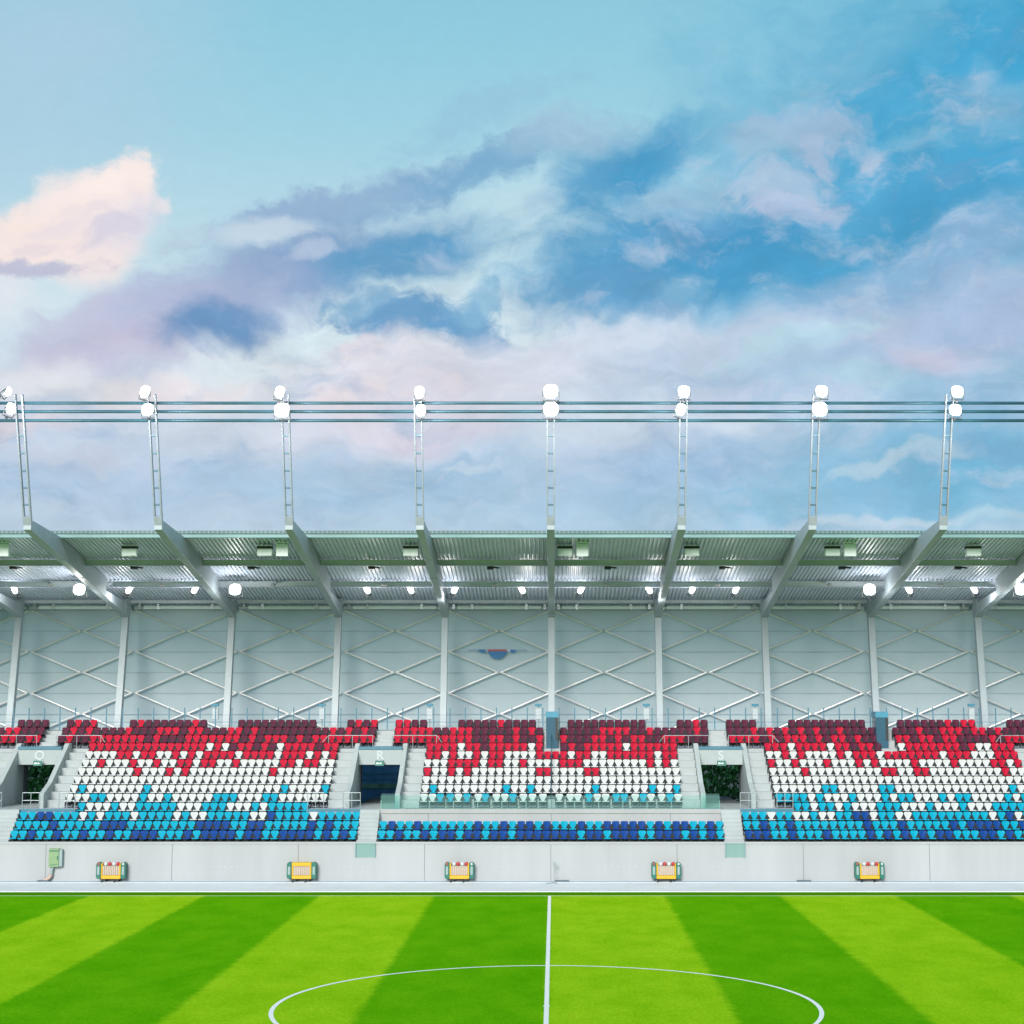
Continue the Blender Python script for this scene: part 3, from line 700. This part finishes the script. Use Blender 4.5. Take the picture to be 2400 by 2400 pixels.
# emblem hanging in the facade
p = atY(1166, 1523, 115.1)
t_ = tag(empty('emblem', (p.x, p.y, p.z)), 'small blue and red winged emblem high on the facade between two columns', 'emblem')
b_ = MB(); b_.prism_xz([(-.66, -.10), (.66, -.10), (.60, -.26), (.38, -.50), (.1, -.60), (-.15, -.60), (-.42, -.48), (-.60, -.26)], -.02, .03); put('blue_bowl', b_.mesh('blue_bowl', 'emb_blue'), t_)
b_ = MB(); b_.box(-.66, .62, -.03, .02, -.10, .03); put('red_band', b_.mesh('red_band', 'emb_red'), t_)
b_ = MB(); b_.prism_xz([(-1.30, .02), (-.80, .02), (-.80, -.20), (-1.22, -.14)], -.02, .02); b_.box(-2.0, -1.3, -.01, .01, -.04, .0); put('wing', b_.mesh('wing', 'emb_blue'), t_); b_ = MB(); b_.prism_xz([(1.30, .0), (.86, .02), (.88, -.20), (1.12, -.20)], -.02, .02); b_.box(1.3, 2.0, -.01, .01, -.04, .0)
put('wing', b_.mesh('wing', 'emb_blue'), t_)

# ------------------------------------------------------------------ floodlights
def lens_shape(w, h, n=24, pw=3.0):
    pts = []
    for i in range(n):
        a = 2*math.pi*i/n; c, s = math.cos(a), math.sin(a)
        pts.append((w/2*math.copysign(abs(c)**(2/pw), c), h/2*math.copysign(abs(s)**(2/pw), s)))
    return pts
def flood_meshes(w, h):
    b_ = MB(); b_.prism_xz(lens_shape(w, h), 0, .10); b_.prism_xz(lens_shape(w*.7, h*.7), .10, .2); hm = b_.mesh('housing', 'cabinet_side')
    b_ = MB(); b_.prism_xz(lens_shape(w*.93, h*.93), -.03, -.004); lm = b_.mesh('lens', 'lens')
    b_ = MB(); b_.bar((-w/2-.03, .06, 0), (-w/2-.03, .30, -h*.55), .03, .06); b_.bar((w/2+.03, .06, 0), (w/2+.03, .30, -h*.55), .03, .06); b_.bar((-w/2-.03, .30, -h*.55), (w/2+.03, .30, -h*.55), .06, .05)
    b_.bar((0, .30, -h*.55), (0, .42, -h*.62), .12, .12)
    bk = b_.mesh('bracket', 'black'); return hm, lm, bk
FL = {k: flood_meshes(*k) for k in ((.64, .64), (.80, .72), (.50, .66), (.34, .62), (.46, .52), (.80, .80))}
def flood(loc, size, yaw, tilt, roll, label, group, energy=0, name='floodlight'):
    t_ = tag(empty(name, loc), label, 'floodlight', group); t_.rotation_euler = (math.radians(tilt), math.radians(roll), math.radians(yaw))
    hm, lm, bk = FL[size]; put('housing', hm, t_); put('lens', lm, t_); put('bracket', bk, t_)
    if energy:
        li = D.lights.new('lamp_light', 'POINT'); li.energy = energy; li.shadow_soft_size = .25; li.color = (1, .98, .95)
        lo = D.objects.new('lamp_light', li); COL.objects.link(lo); lo.parent = t_; lo.location = (0, -.35, -1.0)
    return t_
masts = [(20, 917, 26, 957, (.34, .62), (.50, .66)), (340, 917, 346, 959, (.50, .66), (.64, .64)), (656, 918, 661, 960, (.50, .66), (.80, .80)),
         (983, 918, 986, 961, (.50, .66), (.50, .66)), (1291, 916, 1291, 958, (.80, .80), (.80, .80)), (1603, 917, 1596, 959, (.64, .64), (.50, .66)),
         (1926, 916, 1921, 958, (.64, .64), (.80, .80)), (2244, 917, 2239, 960, (.64, .64), (.64, .64))]
ordn = ['first', 'second', 'third', 'fourth', 'fifth', 'sixth', 'seventh', 'eighth']
for i, (xa, ya_, xb, yb_, sa, sb) in enumerate(masts):
    r1 = (40 if i == 0 else 12 if i < 3 else 0)
    p = un(xa, ya_, 89.2); flood(p, sa, (60 if i == 0 else 0), -18, r1, 'lit upper floodlight at the tip of the %s roof mast from the left' % ordn[i], 'floodlights on the roof masts', 160)
    p = un(xb, yb_, 89.3); flood(p, sb, (40 if i == 0 else 0), -18, (15 if i in (0, 5) else 0), 'lit lower floodlight beneath the tip of the %s roof mast from the left' % ordn[i], 'floodlights on the roof masts', 160)
roofl = [(34, 0), (186, 1), (303, 0), (457, 0), (551, 1), (860, 0), (962, 0), (1066, 0), (1223, 0), (1362, 0), (1521, 0), (1623, 0), (1725, 0), (2038, 1), (2130, 0), (2283, 0), (2393, 1)]
bigw = {186: 'left of the second pair', 551: 'left', 2038: 'right', 2393: 'edge'}
nw = ['leftmost', 'second', 'third', 'fourth', 'fifth', 'sixth', 'seventh', 'eighth', 'ninth', 'tenth', 'eleventh', 'twelfth', 'thirteenth', 'fourteenth', 'fifteenth', 'sixteenth', 'rightmost']
for i, (x, big) in enumerate(roofl):
    p = atY(x, 1381, 106.0 if big else 108.2); rl = -28 if (x in (34, 860, 962, 1223, 1521, 2130, 2283)) else 28
    pos = nw[i]+(' from the left' if i not in (0, 16) else '')
    t_ = flood(p, (.80, .72) if big else (.34, .62), 0, -14, 0 if big else rl, '%s floodlight lit under the rear roof, %s of its row' % ('large round' if big else 'small slanted', pos), 'floodlights under the roof', 150 if big else 85)
    b_ = MB(); zt = ZR(p.y)-p.z
    b_.tube((0, .3, 0), (0, .3, zt+.05), .025)
    o = put('stem', b_.mesh('stem', 'tube'), t_); o.rotation_euler = (math.radians(14), 0, 0)
# unlit dark spotlights, round ceiling lights, loudspeakers
b_ = MB(); b_.prism_yz([(-.12, -.10), (.16, -.13), (.16, .06), (-.12, .10)], -.30, .10); b_.bar((.1, 0, 0), (.45, .02, -.03), .14, .09); dk = b_.mesh('head', 'black', .01)
b_ = MB(); b_.tube((-.08, 0, .1), (-.08, 0, .60), .02); b_.tube((.2, 0, 0), (-.08, 0, .35), .015); dst = b_.mesh('stem', 'tube')
for i, x in enumerate((35, 318, 592, 875, 1153, 1428, 1697, 1977, 2249)):
    p = atY(x, 1330, 103.2)
    t_ = tag(empty('spotlight', p), 'unlit dark spotlight on a stem under the roof, %s' % (['leftmost of nine', 'second of nine from left', 'third of nine from left', 'fourth of nine from left', 'middle one of nine', 'fourth of nine from right', 'third of nine from right', 'second of nine from right', 'rightmost of nine'][i]), 'spotlight', 'unlit spotlights under the roof')
    put('head', dk, t_); put('stem', dst, t_)
b_ = MB(); b_.tube((0, 0, .0), (0, 0, .10), .20, 20, .13); rd = b_.mesh('shade', 'steel')
b_ = MB(); b_.tube((0, 0, -.03), (0, 0, -.002), .14, 18, .17); rl_ = b_.mesh('diffuser', 'cream')
b_ = MB(); b_.tube((0, 0, .1), (0, 0, .55), .018); rs = b_.mesh('stem', 'tube')
for i, x in enumerate((118, 378, 640, 901, 1160, 1422, 1683, 1944, 2205)):
    p = atY(x, 1371, 107.2)
    t_ = tag(empty('ceiling_light', p), 'round pinkish unlit ceiling light under the roof, %s' % (['leftmost of nine', 'second of nine from left', 'third of nine from left', 'fourth of nine from left', 'middle one of nine', 'fourth of nine from right', 'third of nine from right', 'second of nine from right', 'rightmost of nine'][i]), 'ceiling light', 'round ceiling lights under the roof')
    put('shade', rd, t_); put('diffuser', rl_, t_); put('stem', rs, t_)
b_ = MB(); b_.box(-.43, .43, -.2, .2, 0, .42); spA = b_.mesh('cabinet', 'white_box', .02)
b_ = MB(); b_.box(-.45, .45, -.22, .22, .423, .56); b_.cur = 1; b_.box(-.45, .45, -.2, .2, .563, .63); spA2 = b_.mesh('top_grille', ['black', 'white_box'])
b_ = MB(); b_.tube((0, 0, .6), (0, 0, 1.0), .03); b_.tube((-.3, 0, .6), (-.3, 0, .95), .014); b_.tube((.3, 0, .6), (.3, 0, .95), .014); spS = b_.mesh('hanger', 'tube')
b_ = MB(); b_.box(-.35, .35, -.2, .2, 0, .72); b_.box(-.37, .37, -.22, .22, .75, .86); b_.box(-.2, .2, -.1, .1, .7, .76); spB = b_.mesh('cabinet', 'white_box', .02)
b_ = MB(); b_.tube((0, 0, .84), (0, 0, 1.12), .04); b_.tube((-.2, 0, .84), (-.2, 0, 1.12), .014); spT = b_.mesh('hanger', 'tube')
for x, nm in ((304, 'leftmost'), (621, 'second from left'), (963, 'third from left'), (1324, 'fourth from left'), (1621, 'third from right'), (1951, 'second from right'), (2281, 'rightmost')):
    p = atY(x, 1303, 98.6); t_ = tag(empty('loudspeaker', p), 'wide white loudspeaker with black grille band, %s of its kind' % nm, 'loudspeaker', 'wide loudspeakers under the roof edge')
    put('cabinet', spA, t_); put('top_grille', spA2, t_); put('hanger', spS, t_)
for x, nm in ((8, 'at the left end of the roof'), (662, 'beside the third roof beam'), (1365, 'right of the middle roof beam'), (1992, 'beside the second beam from the right')):
    p = atY(x, 1304, 98.3); t_ = tag(empty('loudspeaker', p), 'tall pale blue-white loudspeaker %s' % nm, 'loudspeaker', 'tall loudspeakers under the roof edge')
    put('cabinet', spB, t_); put('hanger', spT, t_)

# ------------------------------------------------------------------ equipment on the track
def capsule_xz(w, h, n=10):
    r_ = w/2; pts = []
    for i in range(n+1): a = math.pi*i/n; pts.append((r_*math.cos(a), h/2-r_+r_*math.sin(a)))
    for i in range(n+1): a = math.pi+math.pi*i/n; pts.append((r_*math.cos(a), -h/2+r_+r_*math.sin(a)))
    return pts
def ball(b_, c, r_, n=10, m=6):
    n0 = len(b_.v)
    for i in range(m+1):
        a = math.pi*i/m
        for j in range(n): w = 2*math.pi*j/n; b_.v.append((c[0]+r_*math.sin(a)*math.cos(w), c[1]+r_*math.sin(a)*math.sin(w), c[2]+r_*math.cos(a)))
    for i in range(m):
        for j in range(n): b_.f.append((n0+i*n+j, n0+i*n+(j+1) % n, n0+(i+1)*n+(j+1) % n, n0+(i+1)*n+j)); b_.mi.append(b_.cur)
def cart(px, label, balls=True):
    p = atY(px, 2040, 98.62); t_ = tag(empty('equipment_cart', (p.x, 98.62, .125)), label, 'cart', 'yellow and green carts along the front wall')
    z0 = .16
    b_ = MB(); hw = .56
    b_.box(-hw, hw, -.22, .22, z0, z0+.20); b_.box(-hw, -hw+.09, -.22, .22, z0+.203, z0+.88); b_.box(hw-.09, hw, -.22, .22, z0+.203, z0+.88)
    if not balls: b_.box(-hw, hw, -.24, .24, z0+.72, z0+.92)
    put('frame', b_.mesh('frame', 'yellow', .02), t_)
    b_ = MB()
    for j in range(9): x = -hw+.14+j*.105; b_.box(x-.042, x+.042, -.19, .19, z0+.205, z0+.73)
    b_.box(-hw+.1, hw-.1, -.14, .14, z0+.21, z0+.72)
    put('slatted_panel', b_.mesh('slatted_panel', 'cream', .01), t_)
    for sg in (-1, 1):
        b_ = MB(); b_.prism_xz([(x, z+z0+.47) for x, z in capsule_xz(.27, .94)], -.25, .20)
        o = put('end_bin', b_.mesh('end_bin', 'green_dark', .012), t_, loc=(sg*.70, 0, 0))
        b_ = MB(); b_.prism_xz([(x, z+z0+.47) for x, z in capsule_xz(.13, .48)], -.27, -.255); put('pale_insert', b_.mesh('pale_insert', 'cabinet_side'), o)
    if balls:
        for x, c in ((-.70, 'red_knob'), (-.30, 'white'), (-.08, 'red_knob'), (.17, 'white'), (.40, 'red_knob'), (.70, 'white')):
            b_ = MB(); ball(b_, (0, 0, 0), .115); put('round_cap', b_.mesh('round_cap', c, 0, True), t_, loc=(x, -.16, z0+.84))
    for sg in (-1, 1):
        b_ = MB(); b_.box(-.07, .07, -.2, .2, .0, z0); b_.bar((0, -.1, .06), (-.16, -.32, .02), .08, .05)
        put('foot', b_.mesh('foot', 'black', .01), t_, loc=(sg*.36, 0, 0))
cart(262, 'yellow cart with green ends and red and white caps, nearest the green wall cabinet')
cart(708, 'yellow cart with green ends and a plain yellow top bar without caps', False)
cart(1077, 'yellow cart with red and white caps, left of the halfway line')
cart(1561, 'yellow cart with red and white caps, first one right of the halfway line')
cart(2037, 'yellow cart with red and white caps, rightmost along the front wall')
# green cabinet with hose
p = atY(132, 2010, 98.8)
t_ = tag(empty('wall_cabinet', (p.x, 98.8, p.z)), 'sage green metal cabinet fixed to the front wall with a drooping pipe', 'cabinet')
b_ = MB(); b_.box(-.38, .20, -.20, .09, -.52, .52); put('body', b_.mesh('body', 'cabinet', .02), t_)
b_ = MB(); b_.box(.203, .38, -.17, .09, -.50, .48); put('side_panel', b_.mesh('side_panel', 'cabinet_side', .02), t_)
b_ = MB(); b_.box(-.36, .18, -.215, -.203, .36, .42); b_.box(.10, .15, -.23, -.203, -.1, .12); b_.box(-.30, .12, -.21, -.203, -.40, -.37); put('door_trim', b_.mesh('door_trim', 'green_dark'), t_)
b_ = MB(); b_.path([(-.18, -.05, -.5), (-.18, -.08, -.66), (-.22, -.08, -.8), (-.22, -.1, -.92)], .07, 10); put('pipe', b_.mesh('pipe', 'cabinet_side'), t_)
b_ = MB(); b_.path([(-.24, -.1, -.92), (-.26, -.1, -1.05), (-.38, -.12, -1.18), (-.60, -.14, -1.24)], .09, 10); put('elbow', b_.mesh('elbow', 'rust'), t_)
def mat_strip(px0, px1, y, label):
    p0, p1 = atY(px0, y, 98.6), atY(px1, y, 98.6); b_ = MB(); w = (p1.x-p0.x)/2; b_.box(-w, w, -.16, .16, 0, .07)
    o = b_.build('cable_duct', 'joint', bevel=.015, loc=((p0.x+p1.x)/2, 98.6, .127)); tag(o, label, 'cable duct', 'dark strips on the kerb')
mat_strip(88, 116, 2063, 'dark flat cable duct on the kerb under the green wall cabinet')
mat_strip(1301, 1334, 2064, 'dark flat cable duct on the kerb beside the thin microphone stand')
mat_strip(1868, 1901, 2066, 'dark flat cable duct on the kerb between the two rightmost yellow carts')
# thin stand at the halfway line
p = atY(1300, 2064, 98.3)
t_ = tag(empty('microphone_stand', (p.x, 98.25, .045)), 'thin grey microphone stand with a small head on the halfway line', 'stand')
b_ = MB(); b_.tube((0, 0, 0), (-.03, 0, 1.05), .022); put('pole', b_.mesh('pole', 'tube'), t_)
b_ = MB(); b_.box(-.10, .06, -.07, .07, 1.05, 1.20); put('head', b_.mesh('head', 'cabinet_side', .02), t_)
b_ = MB(); b_.path([(0, 0, .12), (-.42, -.2, .0)], .02); b_.path([(0, 0, .12), (.10, -.3, .0)], .02); b_.box(-.50, -.36, -.28, -.14, 0, .05); b_.box(.02, .18, -.38, -.24, 0, .05); put('foot', b_.mesh('foot', 'cabinet_side'), t_)
# glass gates at the foot of the two lower stairs
for v, nm in ((VOM[2], 'left'), (VOM[3], 'right')):
    p = atY(1300, 1976, 98.85); q = atY(1300, 2009, 98.85)
    t_ = tag(empty('glass_panel', (v, 98.85, q.z)), 'pale teal glass panel on the front wall below the %s aisle' % nm, 'glass panel', 'glass panels on the front wall')
    b_ = MB(); b_.box(-.56, .56, -.05, -.02, 0, p.z-q.z); put('pane', b_.mesh('pane', 'glass'), t_)
    b_ = MB(); b_.box(-.58, -.54, -.07, .0, 0, p.z-q.z+.02); b_.box(.54, .58, -.07, .0, 0, p.z-q.z+.02); put('post', b_.mesh('post', 'gutter'), t_)

# ------------------------------------------------------------------ seats
def shield(w0=.232, w1=.05, h0=.37, h1=.83, y=0.0, t=.035, n=6):
    pts = []
    pts += [(-w1, h0+.03), (-w1+.03, h0), (w1-.03, h0), (w1, h0+.03)]
    pts += [(w0*.56, h0+.14), (w0-.02, h0+.30), (w0, h1-.10)]
    pts += [(w0-.03, h1-.02), (w0-.10, h1), (-w0+.10, h1), (-w0+.03, h1-.02)]
    pts += [(-w0, h1-.10), (-w0+.02, h0+.30), (-w0*.56, h0+.14)]
    b_ = MB(); k = len(pts)
    # front face with slight dish, back face, rim
    yf = lambda x, z: y-t/2+.03*(1-(x/w0)**2)-(.06*(z-h0))*-1
    yb2 = lambda x, z: yf(x, z)+t
    b_.v += [(x, yf(x, z), z) for x, z in pts]+[(x, yb2(x, z), z) for x, z in pts]+[(0, yf(0, .66), .66), (0, yb2(0, .66), .66)]
    for i in range(k):
        j = (i+1) % k; b_.f += [(i, j, 2*k), (k+j, k+i, 2*k+1), (i, k+i, k+j, j)]; b_.mi += [0, 0, 0]
    return b_
def pan():
    b_ = MB(); b_.prism_yz([(-.34, .40), (-.30, .435), (-.02, .40), (-.02, .37), (-.30, .39), (-.34, .375)], -.20, .20); return b_
def bracket():
    b_ = MB(); b_.box(-.249, .249, .045, .09, .12, .66); b_.box(-.03, .03, -.28, .06, .30, .36); b_.cur = 1
    b_.box(-.19, -.14, .03, .09, .0, .20); b_.box(.14, .19, .03, .09, .0, .20); b_.box(-.21, .21, -.06, .02, .05, .13); return b_
COLS = {'C': ('cyan', 'sky blue'), 'B': ('blue', 'dark blue'), 'W': ('white', 'white'), 'R': ('red', 'red'), 'M': ('maroon', 'maroon')}
SB, SPn, SK = shield(), pan(), bracket()
backm = {k: shield().mesh('backrest', v[0]) for k, v in COLS.items()}
panm = {k: pan().mesh('seat', v[0]) for k, v in COLS.items()}
brm = bracket().mesh('bracket', ['seat_dark', 'seat_grey'])
ROWS = {
 1: [(33.1, 826.9, "CCBCCBCCBCCBCCBBBCC"+"CBCBBBBCBBCCBBBBCBC"+"BC"), (894.2, 1688, "CCBCCBCBBCBBCBB"+"C"+"BBBBBBBCBBCBBBCCBBB"+"CBCBC"), (1755.3, 2407.6, "BBBCCBCCCBCC"+"C"+"CBCBCBCBCBBCCCBBCBCC")],
 2: [(44.5, 832.1, "CCCCBCCCCCBBBCCCCC"+"CCCBBBBCCBBCCCCCBCBC"+"CC"), (898.3, 1685.9, "CBCCBCCCCCCBCCB"+"C"+"BBCBCCCBCCBBBBBCBCB"+"BCCBC"), (1751.1, 2397.5, "CCBCCBCCCCCCC"+"CBCCCBCCCCCBCBBBBCCB")],
 3: [(54.9, 835.2, "CCBBCCCWCWCCCWCCCC"+"WCWWCCCCCWWBCCCCWCCC"+"CC"), (1748, 2407.2, "CCCWCCWWCWWCC"+"BBWCCWWCCCCCCCCCWCBWC")],
 4: [(191.5, 714.7, "CWWWCWWCCCC"+"CWWWCCCWWWCWCCCCC"), (1869.2, 2393.4, "CCWCCWC"+"WWWCCCWWWCWWWCWWWCCCC")],
 5: [(162.5, 758.2, "WWWCCWWWWCWWC"+"WWWWWCCCWWWCCWWWWWW"), None, (1825.7, 2401.7, "CCCCWCWWWC"+"WWWCWCCWWWCWCCWWWWCWC")],
 6: [(173.9, 762.3, "WCWWWWWWWCWW"+"W"+"WWWWWWWWWWWWWCWWWWC"), (996.7, 1586.1, "WCWWWWWWWWC"+"WWCWWWWWWWCWWWWWWCWWC"), (1820.5, 2412.5, "WWWWWWCCWW"+"WWWCCWWWWWWWWWWWWWWCWW")],
 7: [(182.2, 768.5, "W"*32), (998.8, 1587.2, "W"*32), (1817.4, 2404, "W"*32)],
 8: [(191.5, 771.6, "WWWWWWWRWWWR"+"WRWWWWWWWWWWRWWWWWWW"), (1001.9, 1584.1, "RWWRWRWWWWW"+"WWWRRWWWWRR"+"WWWWWWWWWW"), (1812.2, 2394.4, "WWWWRWWWWWW"+"WWWRRWWRRWWWWWWWWWRWW")],
 9: [(200.8, 775.8, "WWRWWWRWWRW"+"WRRWRRWWRWWWWWRRWRRWW"), (1002.9, 1579.9, "WWWRRRRWRRW"+"WRWWWWRRRWWWWWWWWRWRW"), (1808.1, 2386.1, "RWWRWWWRWWW"+"RWRWWWWRWWWWRWWWWRRWR")],
 10: [(209.1, 781, "WWWWRRWRRWW"+"RWRWRRRRWRRRRWRRRWRWR"), (1007, 1578.9, "RRWRWWRWRRW"+"WWWRRRRWRRWWRRRRRRWRR"), (1803.9, 2376.8, "WWRWRWWWWRW"+"RRRWRRRRRRRWRRRWWWRRR")],
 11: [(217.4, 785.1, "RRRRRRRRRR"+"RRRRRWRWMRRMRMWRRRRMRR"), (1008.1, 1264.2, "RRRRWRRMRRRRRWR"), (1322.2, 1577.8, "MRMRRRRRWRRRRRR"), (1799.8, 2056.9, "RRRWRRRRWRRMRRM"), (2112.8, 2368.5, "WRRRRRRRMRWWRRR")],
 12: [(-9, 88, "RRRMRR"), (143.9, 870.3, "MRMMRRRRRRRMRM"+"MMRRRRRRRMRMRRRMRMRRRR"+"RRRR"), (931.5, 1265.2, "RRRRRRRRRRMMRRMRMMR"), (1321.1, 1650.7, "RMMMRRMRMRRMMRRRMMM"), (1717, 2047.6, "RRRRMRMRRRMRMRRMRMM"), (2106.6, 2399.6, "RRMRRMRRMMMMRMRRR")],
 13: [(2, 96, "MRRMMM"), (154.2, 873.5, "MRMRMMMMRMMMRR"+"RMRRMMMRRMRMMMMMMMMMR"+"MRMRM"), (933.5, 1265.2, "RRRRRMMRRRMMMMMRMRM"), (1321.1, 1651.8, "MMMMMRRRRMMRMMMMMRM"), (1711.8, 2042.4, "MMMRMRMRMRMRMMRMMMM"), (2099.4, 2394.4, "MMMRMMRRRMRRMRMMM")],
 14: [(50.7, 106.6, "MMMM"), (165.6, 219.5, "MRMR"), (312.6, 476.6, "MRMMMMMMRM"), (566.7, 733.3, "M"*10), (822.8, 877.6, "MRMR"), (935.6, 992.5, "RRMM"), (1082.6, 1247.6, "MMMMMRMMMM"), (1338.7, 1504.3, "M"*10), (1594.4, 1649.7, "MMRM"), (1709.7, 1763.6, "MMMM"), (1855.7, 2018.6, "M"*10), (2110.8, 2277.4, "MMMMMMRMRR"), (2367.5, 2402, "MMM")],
}
R5MID = [(800+q/4.83, c) for q, c in zip((935, 1030, 1120, 1235, 1325, 1420, 1550, 1630, 1755, 1850), "WWCCWCWCWW")] + \
        [(1200+q/4.83, c) for q, c in zip((10, 130, 230, 350, 535, 660, 745, 870, 965, 1060, 1180, 1270, 1395, 1485, 1575, 1695, 1790, 1880), "CWWWWWWCWWCCWCWWCW")]
def place(row):
    """list of segments, each a list of (x, colour)"""
    Y = ROWY(row); zc = Y*c_+(RT(row)+.6-CH)*s_; res = []
    for sg in ROWS[row]:
        if sg is None: res.append([((q-CX)*zc/F, c) for q, c in R5MID]); continue
        a, b2, st = sg; n = len(st)
        res.append([(((a+(b2-a)*i/(n-1))-CX)*zc/F, c) for i, c in enumerate(st)])
    return res
ONES = ['first', 'second', 'third', 'fourth', 'fifth', 'sixth', 'seventh', 'eighth', 'ninth', 'tenth', 'eleventh', 'twelfth', 'thirteenth', 'fourteenth', 'fifteenth', 'sixteenth', 'seventeenth', 'eighteenth', 'nineteenth', 'twentieth']
def ordw(n):
    if n <= 20: return ONES[n-1]
    if n < 30: return 'twenty-'+ONES[n-21]
    if n == 30: return 'thirtieth'
    return 'thirty-'+ONES[n-31]
rown = {1: 'front', 2: 'second', 3: 'third'}
stuff = MB(); order = {k: i for i, k in enumerate(COLS)}
def add_to(dst, src, off, mi, jr=0):
    n = len(dst.v); dst.v += [(a+off[0], b2+off[1], c+off[2]) for a, b2, c in src.v]
    dst.f += [tuple(n+i for i in f) for f in src.f]; dst.mi += [mi[m_] for m_ in src.mi]
count = 0
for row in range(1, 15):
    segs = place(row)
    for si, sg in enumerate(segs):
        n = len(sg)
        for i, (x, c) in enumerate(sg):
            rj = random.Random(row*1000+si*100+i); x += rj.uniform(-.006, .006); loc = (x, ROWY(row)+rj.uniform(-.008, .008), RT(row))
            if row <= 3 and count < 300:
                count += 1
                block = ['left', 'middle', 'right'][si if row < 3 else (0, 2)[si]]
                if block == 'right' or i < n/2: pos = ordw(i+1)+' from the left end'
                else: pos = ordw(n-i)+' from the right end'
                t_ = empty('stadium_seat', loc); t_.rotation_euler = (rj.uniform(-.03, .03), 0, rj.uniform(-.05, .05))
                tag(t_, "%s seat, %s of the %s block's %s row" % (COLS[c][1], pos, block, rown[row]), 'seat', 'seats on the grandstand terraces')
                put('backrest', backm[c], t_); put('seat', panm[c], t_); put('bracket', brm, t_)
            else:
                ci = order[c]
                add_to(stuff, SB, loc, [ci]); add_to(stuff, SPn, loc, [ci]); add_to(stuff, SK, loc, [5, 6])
so_ = stuff.build('rows_of_seats', [COLS[k][0] for k in COLS]+['seat_dark', 'seat_grey'])
tag(so_, 'white, red, maroon and blue seats filling the upper rows of the terraces', 'seats', 'seats on the grandstand terraces', 'stuff')
print('individual seats', count)
